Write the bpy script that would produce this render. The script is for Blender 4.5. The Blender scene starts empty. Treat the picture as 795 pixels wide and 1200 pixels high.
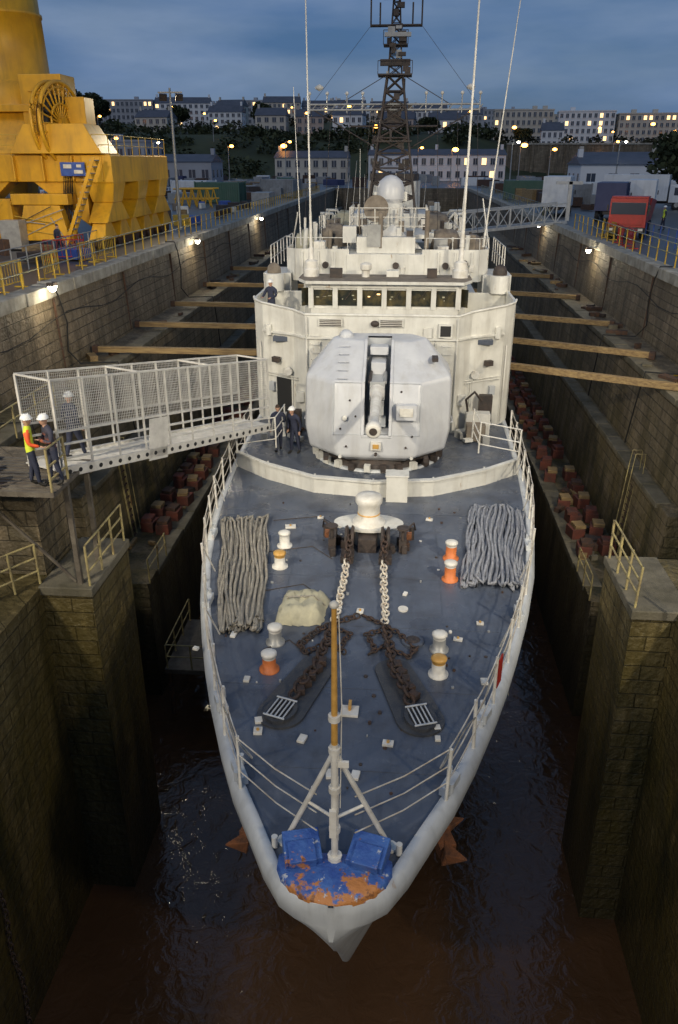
import bpy,bmesh,math,random
from mathutils import Vector,Matrix
random.seed(7)
SC=bpy.context.scene
CX=-0.73      # ship centre line
DC=-1.1       # dock centre line
QZ=4.8        # quay level
WZ=-11.5      # water level
# ------------------------------------------------------------ materials
def _n(nt,t,**k):
    n=nt.nodes.new(t)
    for a,b in k.items():
        setattr(n,a,b)
    return n
def M(name,c,rough=.6,c2=None,ns=2.0,lo=.35,hi=.65,metal=0,bump=0,bs=30,stretch=(1,1,1),rust=0,rc=(.16,.06,.02),rs=1.2,emit=None,es=0,dirt=0,dc=(.05,.045,.035)):
    m=bpy.data.materials.new(name);m.use_nodes=True
    nt=m.node_tree;b=nt.nodes['Principled BSDF'];L=nt.links.new
    b.inputs['Roughness'].default_value=rough;b.inputs['Metallic'].default_value=metal
    b.inputs['Base Color'].default_value=(*c,1)
    if emit:
        b.inputs['Emission Color'].default_value=(*emit,1);b.inputs['Emission Strength'].default_value=es
    tc=_n(nt,'ShaderNodeTexCoord');mp=_n(nt,'ShaderNodeMapping');mp.inputs['Scale'].default_value=stretch
    L(tc.outputs['Object'],mp.inputs[0]);cur=None
    def mixc(a,bc,fac):
        x=_n(nt,'ShaderNodeMix',data_type='RGBA')
        if a is None:x.inputs[6].default_value=(*c,1)
        else:L(a,x.inputs[6])
        x.inputs[7].default_value=(*bc,1);L(fac,x.inputs[0]);return x.outputs[2]
    def nz(scale,l,h,mapn,det=6,mx=1.0):
        t=_n(nt,'ShaderNodeTexNoise');t.inputs['Scale'].default_value=scale;t.inputs['Detail'].default_value=det;t.inputs['Roughness'].default_value=.62
        L(mapn.outputs[0],t.inputs['Vector'])
        r=_n(nt,'ShaderNodeMapRange');r.inputs[1].default_value=l;r.inputs[2].default_value=h;r.inputs[4].default_value=mx
        L(t.outputs[0],r.inputs[0]);return r.outputs[0]
    if c2:
        cur=mixc(cur,c2,nz(ns,lo,hi,mp))
    if dirt:
        m3=_n(nt,'ShaderNodeMapping');m3.inputs['Scale'].default_value=(1.6,1.6,.22);L(tc.outputs['Object'],m3.inputs[0])
        cur=mixc(cur,dc,nz(1.7,.48,.8,m3,8,dirt))
    if rust:
        m2=_n(nt,'ShaderNodeMapping');m2.inputs['Scale'].default_value=(2.2,2.2,.6);L(tc.outputs['Object'],m2.inputs[0])
        cur=mixc(cur,rc,nz(rs,.70-rust*.3,.76-rust*.25,m2,10,.85))
    if cur:L(cur,b.inputs['Base Color'])
    if bump:
        t=_n(nt,'ShaderNodeTexNoise');t.inputs['Scale'].default_value=bs;t.inputs['Detail'].default_value=5
        L(tc.outputs['Object'],t.inputs['Vector']);bb=_n(nt,'ShaderNodeBump');bb.inputs['Strength'].default_value=bump;bb.inputs['Distance'].default_value=.05
        L(t.outputs[0],bb.inputs['Height']);L(bb.outputs[0],b.inputs['Normal'])
    return m
def stone(name,c1,c2,mortar,wet=0.0,stain=.75):
    m=bpy.data.materials.new(name);m.use_nodes=True
    nt=m.node_tree;b=nt.nodes['Principled BSDF'];L=nt.links.new
    g=_n(nt,'ShaderNodeTexCoord');s=_n(nt,'ShaderNodeSeparateXYZ');L(g.outputs['Object'],s.inputs[0])
    ad=_n(nt,'ShaderNodeMath',operation='ADD');L(s.outputs[0],ad.inputs[0]);L(s.outputs[1],ad.inputs[1])
    cb=_n(nt,'ShaderNodeCombineXYZ');L(ad.outputs[0],cb.inputs[0]);L(s.outputs[2],cb.inputs[1])
    nd=_n(nt,'ShaderNodeTexNoise');nd.inputs['Scale'].default_value=1.3;L(g.outputs['Object'],nd.inputs['Vector'])
    mx=_n(nt,'ShaderNodeMix',data_type='RGBA');mx.inputs[0].default_value=.05;L(cb.outputs[0],mx.inputs[6]);L(nd.outputs['Color'],mx.inputs[7])
    br=_n(nt,'ShaderNodeTexBrick');br.inputs['Scale'].default_value=1.0;br.inputs['Brick Width'].default_value=1.05;br.inputs['Row Height'].default_value=.42
    br.inputs['Mortar Size'].default_value=.018;br.inputs['Mortar Smooth'].default_value=.8
    br.inputs['Color1'].default_value=(*c1,1);br.inputs['Color2'].default_value=(*c2,1);br.inputs['Mortar'].default_value=(*mortar,1)
    L(mx.outputs[2],br.inputs['Vector'])
    def noise(sc,st,l,h,det=8,m=1):
        mp=_n(nt,'ShaderNodeMapping');mp.inputs['Scale'].default_value=st;L(g.outputs['Object'],mp.inputs[0])
        t=_n(nt,'ShaderNodeTexNoise');t.inputs['Scale'].default_value=sc;t.inputs['Detail'].default_value=det;t.inputs['Roughness'].default_value=.65;L(mp.outputs[0],t.inputs['Vector'])
        r=_n(nt,'ShaderNodeMapRange');r.inputs[1].default_value=l;r.inputs[2].default_value=h;r.inputs[4].default_value=m;L(t.outputs[0],r.inputs[0]);return r.outputs[0]
    def mix(a,c,f):
        x=_n(nt,'ShaderNodeMix',data_type='RGBA');L(a,x.inputs[6]);x.inputs[7].default_value=(*c,1);L(f,x.inputs[0]);return x.outputs[2]
    cur=mix(br.outputs['Color'],(c1[0]*.35,c1[1]*.34,c1[2]*.32),noise(.5,(1,1,.35),.42,.68,8,.8))
    cur=mix(cur,(c1[0]*.16,c1[1]*.16,c1[2]*.15),noise(1.1,(1.4,1.4,.10),.44,.68,8,.9))
    cur=mix(cur,(min(1,c1[0]*1.9),c1[1]*1.8,c1[2]*1.6),noise(2.6,(1,1,.5),.58,.78,10,.6))
    cur=mix(cur,(c1[0]*.3,c1[1]*.28,c1[2]*.25),noise(7,(1,1,1),.48,.7,6,.7))
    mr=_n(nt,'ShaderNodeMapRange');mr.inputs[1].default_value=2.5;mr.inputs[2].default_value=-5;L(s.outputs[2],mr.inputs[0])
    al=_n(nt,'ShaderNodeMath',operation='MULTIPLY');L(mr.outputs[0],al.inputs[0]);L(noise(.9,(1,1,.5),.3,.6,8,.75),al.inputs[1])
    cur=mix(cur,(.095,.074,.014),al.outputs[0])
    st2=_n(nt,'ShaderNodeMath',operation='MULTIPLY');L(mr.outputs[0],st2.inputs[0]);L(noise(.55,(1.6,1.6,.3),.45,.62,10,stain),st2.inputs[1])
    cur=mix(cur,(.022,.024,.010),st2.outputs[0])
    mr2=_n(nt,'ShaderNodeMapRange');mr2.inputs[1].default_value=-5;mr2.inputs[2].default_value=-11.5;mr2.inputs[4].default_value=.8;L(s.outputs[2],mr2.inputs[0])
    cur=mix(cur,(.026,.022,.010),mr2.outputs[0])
    L(cur,b.inputs['Base Color']);b.inputs['Roughness'].default_value=.75-wet
    t=_n(nt,'ShaderNodeTexNoise');t.inputs['Scale'].default_value=6;t.inputs['Detail'].default_value=8;L(g.outputs['Object'],t.inputs['Vector'])
    sb=_n(nt,'ShaderNodeMath',operation='SUBTRACT');L(t.outputs[0],sb.inputs[0]);L(br.outputs['Fac'],sb.inputs[1])
    bp=_n(nt,'ShaderNodeBump');bp.inputs['Strength'].default_value=.9;bp.inputs['Distance'].default_value=.1;L(sb.outputs[0],bp.inputs['Height']);L(bp.outputs[0],b.inputs['Normal'])
    return m
SHIP=M('ship_grey_paint',(.74,.73,.67),.42,(.60,.59,.54),1.2,rust=.14,rc=(.36,.24,.13),dirt=.55,dc=(.32,.29,.23),bump=.12,bs=2.2)
SHIP2=M('hull_paint',(.60,.62,.62),.4,(.46,.48,.50),.8,rust=.14,rc=(.34,.2,.1),dirt=.5,dc=(.22,.22,.2))
TUR=M('turret_paint',(.62,.63,.64),.35,(.53,.54,.56),1.4,dirt=.45,dc=(.36,.34,.29),bump=.05,bs=3)
GREY=M('barrel_paint',(.42,.43,.43),.35,(.34,.35,.35),2,dirt=.3,dc=(.2,.2,.18))
DARK=M('dark_interior',(.02,.02,.02),.7)
BLK=M('blackened_metal',(.035,.03,.028),.6,(.07,.05,.04),5,bump=.4)
WHT=M('white_paint',(.78,.76,.70),.5,(.58,.55,.48),3,rust=.14)
ORG=M('orange_primer',(.70,.2,.05),.55,(.55,.16,.05),5,rust=.25)
YEL=M('yellow_paint',(.62,.40,.03),.5,(.42,.27,.04),2,rust=.15)
YEL2=M('crane_yellow',(.74,.40,.015),.45,(.55,.29,.02),.6,dirt=.5,dc=(.14,.08,.02))
CRM=M('weathered_rail_paint',(.48,.40,.17),.6,(.24,.19,.1),4,rust=.35)
RUST=M('rusty_iron',(.11,.055,.03),.85,(.045,.033,.03),8,bump=.6)
CHN=M('dark_chain_iron',(.075,.042,.028),.75,(.03,.026,.025),9,bump=.5)
RUSTO=M('orange_rust',(.30,.11,.04),.85,(.12,.055,.03),5,bump=.5)
STEEL=M('galvanised_steel',(.42,.42,.40),.45,(.3,.3,.29),3,metal=.3)
GALV=M('painted_gangway_alloy',(.66,.64,.58),.45,(.50,.48,.44),3,dirt=.3,dc=(.3,.26,.2))
CONC=M('pale_coping_concrete',(.42,.40,.34),.8,(.22,.2,.16),1.2,dirt=.6,bump=.3)
CONCD=M('dark_ledge_granite',(.18,.16,.115),.75,(.09,.08,.05),1.0,dirt=.7,bump=.4)
ASPH=M('quay_asphalt',(.06,.06,.062),.38,(.1,.1,.1),.12,bump=.3,bs=8)
ROPE=M('mooring_rope',(.44,.40,.33),.9,(.27,.25,.21),6,bump=.8,bs=60)
ROPE2=M('grey_mooring_rope',(.42,.43,.46),.9,(.27,.28,.31),6,bump=.8,bs=60)
TARP=M('beige_tarpaulin',(.50,.47,.33),.75,(.36,.34,.25),3,bump=.5,bs=6)
TARPB=M('brown_tarpaulin',(.26,.22,.17),.8,(.16,.13,.1),3,bump=.5,bs=6)
WOOD=M('shore_timber',(.36,.25,.11),.75,(.17,.11,.055),3,stretch=(.4,4,4),bump=.5)
VARN=M('varnished_staff',(.66,.38,.10),.4,(.48,.26,.06),6)
GLASS=M('bridge_glass',(.02,.025,.025),.06,(.14,.11,.05),1.6,.45,.7,emit=(.5,.38,.12),es=.02)  # interior glow put into the pane as warm mottle and weak emission
LITW=M('lit_window',(.3,.2,.1),.4,emit=(1,.6,.25),es=2.8)
WIN=M('window_glass',(.05,.06,.08),.15)
LAMPW=M('lamp_white_lit',(1,1,1),.3,emit=(1,.93,.7),es=30)
LAMPO=M('lamp_sodium_lit',(1,.5,.1),.3,emit=(1,.40,.06),es=16)
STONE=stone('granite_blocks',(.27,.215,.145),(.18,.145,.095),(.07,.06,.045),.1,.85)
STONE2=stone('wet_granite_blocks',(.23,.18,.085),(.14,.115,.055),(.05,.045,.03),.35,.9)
BLUE=M('blue_paint',(.03,.07,.30),.5,(.05,.12,.42),3)
RED=M('red_paint',(.5,.03,.02),.45,(.35,.03,.02),2)
RUBB=M('tyre_rubber',(.02,.02,.02),.8)
NAVY=M('navy_cloth',(.02,.025,.05),.85,(.035,.04,.07),9)
def deckmat():
    m=M('deck_paint',(.105,.125,.165),.5,(.078,.092,.122),.55,.35,.62,dirt=0,bump=.12,bs=90)
    nt=m.node_tree;b=nt.nodes['Principled BSDF'];L=nt.links.new
    tc=_n(nt,'ShaderNodeTexCoord')
    def nz(s,l,h,mx,det=8,st=(1,1,1)):
        mp=_n(nt,'ShaderNodeMapping');mp.inputs['Scale'].default_value=st;L(tc.outputs['Object'],mp.inputs[0])
        t=_n(nt,'ShaderNodeTexNoise');t.inputs['Scale'].default_value=s;t.inputs['Detail'].default_value=det;t.inputs['Roughness'].default_value=.7;L(mp.outputs[0],t.inputs['Vector'])
        r=_n(nt,'ShaderNodeMapRange');r.inputs[1].default_value=l;r.inputs[2].default_value=h;r.inputs[4].default_value=mx;L(t.outputs[0],r.inputs[0]);return r.outputs[0]
    cur=b.inputs['Base Color'].links[0].from_socket
    for col_,f_ in (((.25,.26,.28,1),nz(2.3,.58,.8,.6)),((.045,.045,.05,1),nz(.9,.50,.72,.8)),((.16,.10,.06,1),nz(3.1,.66,.74,.55)),((.05,.06,.08,1),nz(2.0,.52,.7,.6,8,(2.5,.35,1))),((.33,.33,.34,1),nz(14,.68,.74,.6))):
        x=_n(nt,'ShaderNodeMix',data_type='RGBA');L(cur,x.inputs[6]);x.inputs[7].default_value=col_;L(f_,x.inputs[0]);cur=x.outputs[2]
    L(cur,b.inputs['Base Color'])
    r=_n(nt,'ShaderNodeMapRange');r.inputs[1].default_value=.35;r.inputs[2].default_value=.65;r.inputs[3].default_value=.16;r.inputs[4].default_value=.55
    t=_n(nt,'ShaderNodeTexNoise');t.inputs['Scale'].default_value=.8;t.inputs['Detail'].default_value=5;L(tc.outputs['Object'],t.inputs['Vector']);L(t.outputs[0],r.inputs[0]);L(r.outputs[0],b.inputs['Roughness'])
    return m
DECK=deckmat()
def watermat():
    m=bpy.data.materials.new('dock_water');m.use_nodes=True;nt=m.node_tree;b=nt.nodes['Principled BSDF'];L=nt.links.new
    tc=_n(nt,'ShaderNodeTexCoord')
    t=_n(nt,'ShaderNodeTexNoise');t.inputs['Scale'].default_value=.35;t.inputs['Detail'].default_value=6;L(tc.outputs['Object'],t.inputs['Vector'])
    x=_n(nt,'ShaderNodeMix',data_type='RGBA');x.inputs[6].default_value=(.042,.024,.013,1);x.inputs[7].default_value=(.095,.048,.024,1);L(t.outputs[0],x.inputs[0]);L(x.outputs[2],b.inputs['Base Color'])
    b.inputs['Roughness'].default_value=.07
    t2=_n(nt,'ShaderNodeTexNoise');t2.inputs['Scale'].default_value=1.7;t2.inputs['Detail'].default_value=4;t2.inputs['Roughness'].default_value=.5;t2.inputs['Distortion'].default_value=1.0;L(tc.outputs['Object'],t2.inputs['Vector'])
    t3=_n(nt,'ShaderNodeTexNoise');t3.inputs['Scale'].default_value=9;t3.inputs['Detail'].default_value=2;L(tc.outputs['Object'],t3.inputs['Vector'])
    ml=_n(nt,'ShaderNodeMath',operation='MULTIPLY_ADD');ml.inputs[1].default_value=.12;L(t3.outputs[0],ml.inputs[0]);L(t2.outputs[0],ml.inputs[2])
    bp=_n(nt,'ShaderNodeBump');bp.inputs['Strength'].default_value=.42;bp.inputs['Distance'].default_value=.12;L(ml.outputs[0],bp.inputs['Height']);L(bp.outputs[0],b.inputs['Normal'])
    return m
WATER=watermat()
# ------------------------------------------------------------ mesh builder
class MB:
    def __init__(s,name):s.n=name;s.v=[];s.f=[];s.m=[];s.s=[];s.mats=[]
    def mi(s,mat):
        if mat not in s.mats:s.mats.append(mat)
        return s.mats.index(mat)
    def add(s,vs,fs,mat,smooth=False):
        o=len(s.v);s.v+=[tuple(p) for p in vs];i=s.mi(mat)
        for f in fs:s.f.append([a+o for a in f]);s.m.append(i);s.s.append(smooth)
    def box(s,c,d,mat,rz=0,R=None):
        x,y,z=[a/2 for a in d];vs=[Vector((i*x,j*y,k*z)) for i in(-1,1) for j in(-1,1) for k in(-1,1)]
        if R is None:R=Matrix.Rotation(rz,3,'Z')
        s.add([R@v+Vector(c) for v in vs],[(0,1,3,2),(4,6,7,5),(0,4,5,1),(2,3,7,6),(0,2,6,4),(1,5,7,3)],mat)
    def bb(s,x0,x1,y0,y1,z0,z1,mat):s.box(((x0+x1)/2,(y0+y1)/2,(z0+z1)/2),(abs(x1-x0),abs(y1-y0),abs(z1-z0)),mat)
    def beam(s,a,b,w,h,mat):
        a=Vector(a);b=Vector(b);d=b-a;q=d.to_track_quat('X','Z').to_matrix();s.box((a+b)/2,(d.length,w,h),mat,R=q)
    def cyl(s,a,b,r0,mat,r1=None,n=10,smooth=True):
        a=Vector(a);b=Vector(b);r1=r0 if r1 is None else r1
        q=(b-a).to_track_quat('Z','X').to_matrix();vs=[]
        for p,r in((a,r0),(b,r1)):
            for i in range(n):
                t=2*math.pi*i/n;vs.append(p+q@Vector((r*math.cos(t),r*math.sin(t),0)))
        s.add(vs,[(i,(i+1)%n,n+(i+1)%n,n+i) for i in range(n)],mat,smooth)
        s.add(vs[:n],[tuple(range(n))[::-1]],mat);s.add(vs[n:],[tuple(range(n))],mat)
    def lathe(s,c,prof,mat,n=20,axis='Z'):
        q=Vector(axis).to_track_quat('Z','X').to_matrix() if not isinstance(axis,str) else Matrix.Identity(3)
        vs=[]
        for r,z in prof:
            for i in range(n):
                t=2*math.pi*i/n;vs.append(Vector(c)+q@Vector((r*math.cos(t),r*math.sin(t),z)))
        fs=[]
        for k in range(len(prof)-1):
            for i in range(n):fs.append((k*n+i,k*n+(i+1)%n,(k+1)*n+(i+1)%n,(k+1)*n+i))
        s.add(vs,fs,mat,True)
        s.add(vs[:n],[tuple(range(n))[::-1]],mat);s.add(vs[-n:],[tuple(range(n))],mat)
    def sweep(s,pts,r,mat,n=6,closed=False):
        pts=[Vector(p) for p in pts];N=len(pts);vs=[]
        for i,p in enumerate(pts):
            a=pts[(i-1)%N] if (closed or i>0) else p;b=pts[(i+1)%N] if (closed or i<N-1) else p
            t=(b-a).normalized();up=Vector((0,0,1)) if abs(t.z)<.95 else Vector((0,1,0))
            u=t.cross(up).normalized();w=u.cross(t)
            for j in range(n):
                g=2*math.pi*j/n;vs.append(p+u*r*math.cos(g)+w*r*math.sin(g))
        fs=[]
        for i in range(N if closed else N-1):
            k=(i+1)%N
            for j in range(n):fs.append((i*n+j,i*n+(j+1)%n,k*n+(j+1)%n,k*n+j))
        s.add(vs,fs,mat,True)
    def sph(s,c,r,mat,n=14,m=9,zmin=-1,R=None):
        if not isinstance(r,(tuple,list)):r=(r,r,r)
        vs=[]
        p0=math.asin(zmin)
        for k in range(m+1):
            ph=p0+(math.pi/2-p0)*k/m
            for i in range(n):
                t=2*math.pi*i/n;v=Vector((r[0]*math.cos(ph)*math.cos(t),r[1]*math.cos(ph)*math.sin(t),r[2]*math.sin(ph)))
                if R:v=R@v
                vs.append(v+Vector(c))
        s.add(vs,[(k*n+i,k*n+(i+1)%n,(k+1)*n+(i+1)%n,(k+1)*n+i) for k in range(m) for i in range(n)],mat,True)
    def prism(s,pts,z0,z1,mat,top=True,bot=True,topmat=None):
        n=len(pts);zt=z1 if isinstance(z1,(list,tuple)) else [z1]*n
        vs=[(p[0],p[1],z0) for p in pts]+[(p[0],p[1],zt[i]) for i,p in enumerate(pts)]
        s.add(vs,[(i,(i+1)%n,n+(i+1)%n,n+i) for i in range(n)],mat)
        if top:s.add(vs[n:],[tuple(range(n))],topmat or mat)
        if bot:s.add(vs[:n],[tuple(range(n))[::-1]],mat)
    def obj(s,parent=None,bevel=0,fix=True,seg=2):
        me=bpy.data.meshes.new(s.n);me.from_pydata(s.v,[],s.f)
        for m in s.mats:me.materials.append(m)
        me.polygons.foreach_set('material_index',s.m);me.polygons.foreach_set('use_smooth',s.s)
        if fix:
            bm=bmesh.new();bm.from_mesh(me)
            if fix=='weld':bmesh.ops.remove_doubles(bm,verts=bm.verts,dist=.0005)
            bmesh.ops.recalc_face_normals(bm,faces=bm.faces);bm.to_mesh(me);bm.free()
        me.update();o=bpy.data.objects.new(s.n,me);SC.collection.objects.link(o)
        if bevel:
            b=o.modifiers.new('bevel','BEVEL');b.width=bevel;b.segments=seg;b.limit_method='ANGLE'
        if parent:o.parent=parent
        return o
def empty(name):
    o=bpy.data.objects.new(name,None);SC.collection.objects.link(o);return o
def lerp(a,b,t):return a+(b-a)*t
def interp(tab,x):
    if x<=tab[0][0]:return tab[0][1]
    for (a,b),(c,d) in zip(tab,tab[1:]):
        if x<=c:return lerp(b,d,(x-a)/(c-a))
    return tab[-1][1]
def railing(name,pts,h=1.1,rails=(1,.66,.33),r=.02,pr=.025,mat=None,sp=1.5,parent=None,sag=0,post=None):
    mb=MB(name)
    P=[Vector(p) for p in pts];posts=[]
    for a,b in zip(P,P[1:]):
        n=max(1,round((b-a).length/sp))
        for i in range(n):posts.append(a.lerp(b,i/n))
    posts.append(P[-1])
    for p in posts:mb.cyl(p,p+Vector((random.uniform(-.03,.03),random.uniform(-.03,.03),h)),pr,post or mat,n=6)
    for f in rails:
        for a,b in zip(posts,posts[1:]):
            q=[a.lerp(b,t)+Vector((0,0,h*f-sag*4*t*(1-t))) for t in ((0,1) if not sag else (0,.25,.5,.75,1))]
            mb.sweep(q,r,mat,5)
    return mb.obj(parent)
up=Vector((0,0,1))
# ------------------------------------------------------------ dock
g=MB('ground')
X0,X1=DC-13.8,DC+13.8
g.add([(-1500,-60,QZ),(X0,-60,QZ),(X0,175,QZ),(-1500,175,QZ)],[(0,1,2,3)],ASPH)
g.add([(X1,-60,QZ),(1500,-60,QZ),(1500,175,QZ),(X1,175,QZ)],[(0,1,2,3)],ASPH)
g.add([(-1500,175,QZ),(1500,175,QZ),(1500,2500,QZ),(-1500,2500,QZ)],[(0,1,2,3)],ASPH)
g.obj(fix=False)
def side(name,s):
    w=MB(name)
    def X(o):return DC+s*o
    def strip(prof,y0,y1,cap0=True):
        vs=[];n=len(prof)
        for o,z in prof:vs+=[(X(o),y0,z),(X(o),y1,z)]
        mt=STONE2 if y0<27 else STONE
        w.add(vs,[(2*i,2*i+1,2*i+3,2*i+2) for i in range(n-1)],mt)
        if cap0:
            pts=[(X(o),y0,z) for o,z in prof]+[(X(14.5),y0,-12.5),(X(14.5),y0,QZ-.02)]
            w.add(pts,[tuple(range(len(pts)))],mt)
    near=8.15
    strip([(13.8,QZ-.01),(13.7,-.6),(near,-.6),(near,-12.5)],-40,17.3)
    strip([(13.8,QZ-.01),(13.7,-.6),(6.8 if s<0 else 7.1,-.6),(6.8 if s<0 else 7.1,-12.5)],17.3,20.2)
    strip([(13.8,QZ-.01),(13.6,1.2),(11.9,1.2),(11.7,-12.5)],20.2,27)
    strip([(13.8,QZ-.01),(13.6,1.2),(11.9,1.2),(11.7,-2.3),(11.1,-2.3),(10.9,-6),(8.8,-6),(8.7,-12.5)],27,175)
    pi=6.8 if s<0 else 7.1
    w.add([(X(pi),20.2,-.6),(X(11.8),20.2,-.6),(X(11.8),20.2,-12.5),(X(pi),20.2,-12.5)],[(0,1,2,3)],STONE2)
    w.obj()
    c=MB('quay_coping_stone')
    y=-20
    while y<175:
        L=2.4;e_=random.uniform(-.025,.025);c.bb(X(13.62+e_),X(14.5),y,y+L-.02,QZ-.42,QZ+.10+e_*.5,CONC);y+=L
    c.obj(bevel=.04)
    l=MB('altar_ledge_coping');y=20.25
    while y<170:
        e_=random.uniform(-.03,.03);l.bb(X(11.75+e_),X(12.5),y,y+1.95,1.0,1.26+e_*.4,CONCD)
        if y>27:l.bb(X(10.98+e_),X(11.6),y,y+1.95,-2.5,-2.27,CONCD);l.bb(X(8.72+e_),X(9.5),y,y+1.95,-6.25,-5.97,CONCD)
        y+=2
    l.bb(X(pi-.06),X(pi+1.4),17.22,20.25,-.82,-.56,CONCD)
    l.obj(bevel=.03)
side('dock_wall',-1);side('dock_wall',1)
e=MB('dock_head_wall');e.bb(X0-1,X1+1,175,177,-12.5,QZ-.02,STONE);e.bb(-60,60,-62,-60,-12.5,QZ-.02,STONE);e.obj()
w=MB('water');w.add([(X0-.5,-60,WZ),(X1+.5,-60,WZ),(X1+.5,175,WZ),(X0-.5,175,WZ)],[(0,1,2,3)],WATER);w.obj(fix=False)
kb=MB('keel_block_row')
for i in range(30):
    y=17+i*1.9
    kb.bb(CX-.55,CX+.55,y,y+1.2,-12.2,WZ+.4,RUST if i%3 else WOOD)
kb.obj(bevel=.03)
BLOCKR=M('red_block_paint',(.17,.045,.028),.8,(.07,.035,.028),2)
for cols in ((8.3,9.25),(-10.6,-11.4)):
    sb=MB('side_block_row')
    for i in range(22):
        y=31+i*1.75+random.uniform(-.2,.2)
        for dx in cols:
            if random.random()<.1:continue
            sb.box((dx+random.uniform(-.12,.12),y+(abs(dx)-8)*.3,-5.75),(.6,.75,.5),BLOCKR,rz=random.uniform(-.25,.25));sb.box((dx,y+(abs(dx)-8)*.3,-5.42),(.5,.6,.18),random.choice([WOOD,BLOCKR,RUST]),rz=random.uniform(-.2,.2))
    sb.obj(bevel=.02)
for a,b in [((-14.5,35.9,1.55),(-5.95,36,1.5)),((-14.5,42.2,1.55),(-5.95,42.2,1.5)),((-14.4,49,1.55),(-5.95,49,1.5)),((-14.4,57.5,1.55),(-5.95,57.5,1.5)),((-14.4,67,1.55),(-5.95,67,1.5)),
            ((4.45,34.4,1.5),(11.8,31.2,1.4)),((4.45,40.3,1.5),(11.8,37.2,1.4)),((4.45,47.5,1.5),(11.8,45,1.4)),((4.45,56.5,1.5),(11.8,54.5,1.4)),((4.45,66,1.5),(11.8,65,1.4))]:
    s=MB('shore_timber');s.beam(a,b,.27,.27,WOOD)
    va=Vector(a);vb=Vector(b);d=(vb-va).normalized()
    s.beam(va-d*.02,va+d*.25,.34,.34,RUST);s.beam(vb-d*.25,vb+d*.02,.34,.34,RUST);s.obj(bevel=.015)
wc=MB('hanging_wall_chain')
for i in range(62):
    z=-.7-i*.175;sd_=Vector((0,1,0)) if i%2 else Vector((1,0,0));cc=Vector((-9.12,12.6+.06*math.sin(i*.4),z))
    wc.sweep([cc+up*(.12*math.cos(q))+sd_*(.065*math.sin(q)) for q in [2*math.pi*j/8 for j in range(8)]],.022,CHN,5,True)
wc.obj()
# ------------------------------------------------------------ ship
ship=empty('naval_ship')
HW=[(7.74,.06),(7.78,.32),(7.88,.58),(8.05,.82),(8.5,1.12),(9.2,1.48),(10,1.9),(11,2.32),(12.4,2.84),(13.3,3.14),(14.5,3.5),(16.1,3.93),(18,4.35),(20,4.65),(21.7,4.85),(25,5.05),(30,5.15),(70,5.15),(84,4.6),(88,4.3)]
KZ=[(7.74,-.7),(7.9,-1),(8.5,-1.9),(9.3,-3.0),(10.7,-5.2),(12,-6.9),(13.4,-8.3),(15,-9.5),(17,-10.4),(20,-10.9),(70,-10.9),(88,-7)]
def hw(y):return interp(HW,y)
ys=[7.74,7.78,7.82,7.88,7.96,8.05,8.25,8.5,8.85,9.2,9.6,10,10.5,11,11.7,12.4,13.3,14.5,16.1,18,20,21.7,25,30,36,45,60,70,80,84,88]
h=MB('hull');rings=[]
for y in ys:
    W=hw(y);kz=interp(KZ,y);rim=min(.26,W*.35)
    p=interp([(7.7,.75),(10,.8),(16,1.2),(25,2.4),(35,4),(70,4),(88,2)],y)
    r=[(W-rim,.0),(W-rim*.9,.05),(W-rim*.35,.03),(W,-.16),(W-.02,-.42)]
    for t in (.12,.25,.4,.55,.7,.82,.92,1.0):
        z=lerp(-.42,kz,t);r.append(((W-.02)*max(0,(1-t**p))+.03,z))
    rings.append([(CX-a,y,b) for a,b in r]+[(CX+a,y,b) for a,b in reversed(r)])
n=len(rings[0]);vs=[p for r in rings for p in r];k2=len(rings)
h.add(vs,[(i*n+j,i*n+j+1,(i+1)*n+j+1,(i+1)*n+j) for i in range(k2-1) for j in range(n-1)],SHIP2,True)
h.add(rings[0],[tuple(range(n))],SHIP2);h.add(rings[-1],[tuple(range(n))],SHIP2)
h.obj(ship)
d=MB('deck')
L=[(CX-hw(y)+min(.26,hw(y)*.35),y,0.0) for y in ys];R=[(CX+hw(y)-min(.26,hw(y)*.35),y,0.0) for y in ys]
N=len(ys);d.add(L+R,[(i,N+i,N+i+1,i+1) for i in range(N-1)],DECK);d.obj(ship)
for s in(-1,1):   # stowed anchors
    an=MB('anchor');c0=Vector((CX+s*1.85,11.3,-2.35))
    an.beam(c0+Vector((-s*.5,.3,.8)),c0,.16,.2,RUSTO)
    an.box(c0,(.34,.55,.3),RUSTO,rz=s*.3)
    for e in(-1,1):
        b0=c0+Vector((0,e*.3,0))
        tip=b0+Vector((s*.45,e*.22-.15,.25))
        an.add([b0+Vector((-.05,-.2,-.14)),b0+Vector((-.05,.2,-.14)),b0+Vector((0,.2,.16)),b0+Vector((0,-.2,.16)),tip],[(0,1,2,3),(0,1,4),(1,2,4),(2,3,4),(3,0,4)],RUSTO)
    an.obj(ship,.02)
    an=MB('hawse_lip');an.lathe((CX+s*1.62,11.7,-1.5),[(.34,0),(.4,.06),(.3,.14)],SHIP2,16,axis=(s*.8,-.5,-.4));an.obj(ship)
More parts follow.
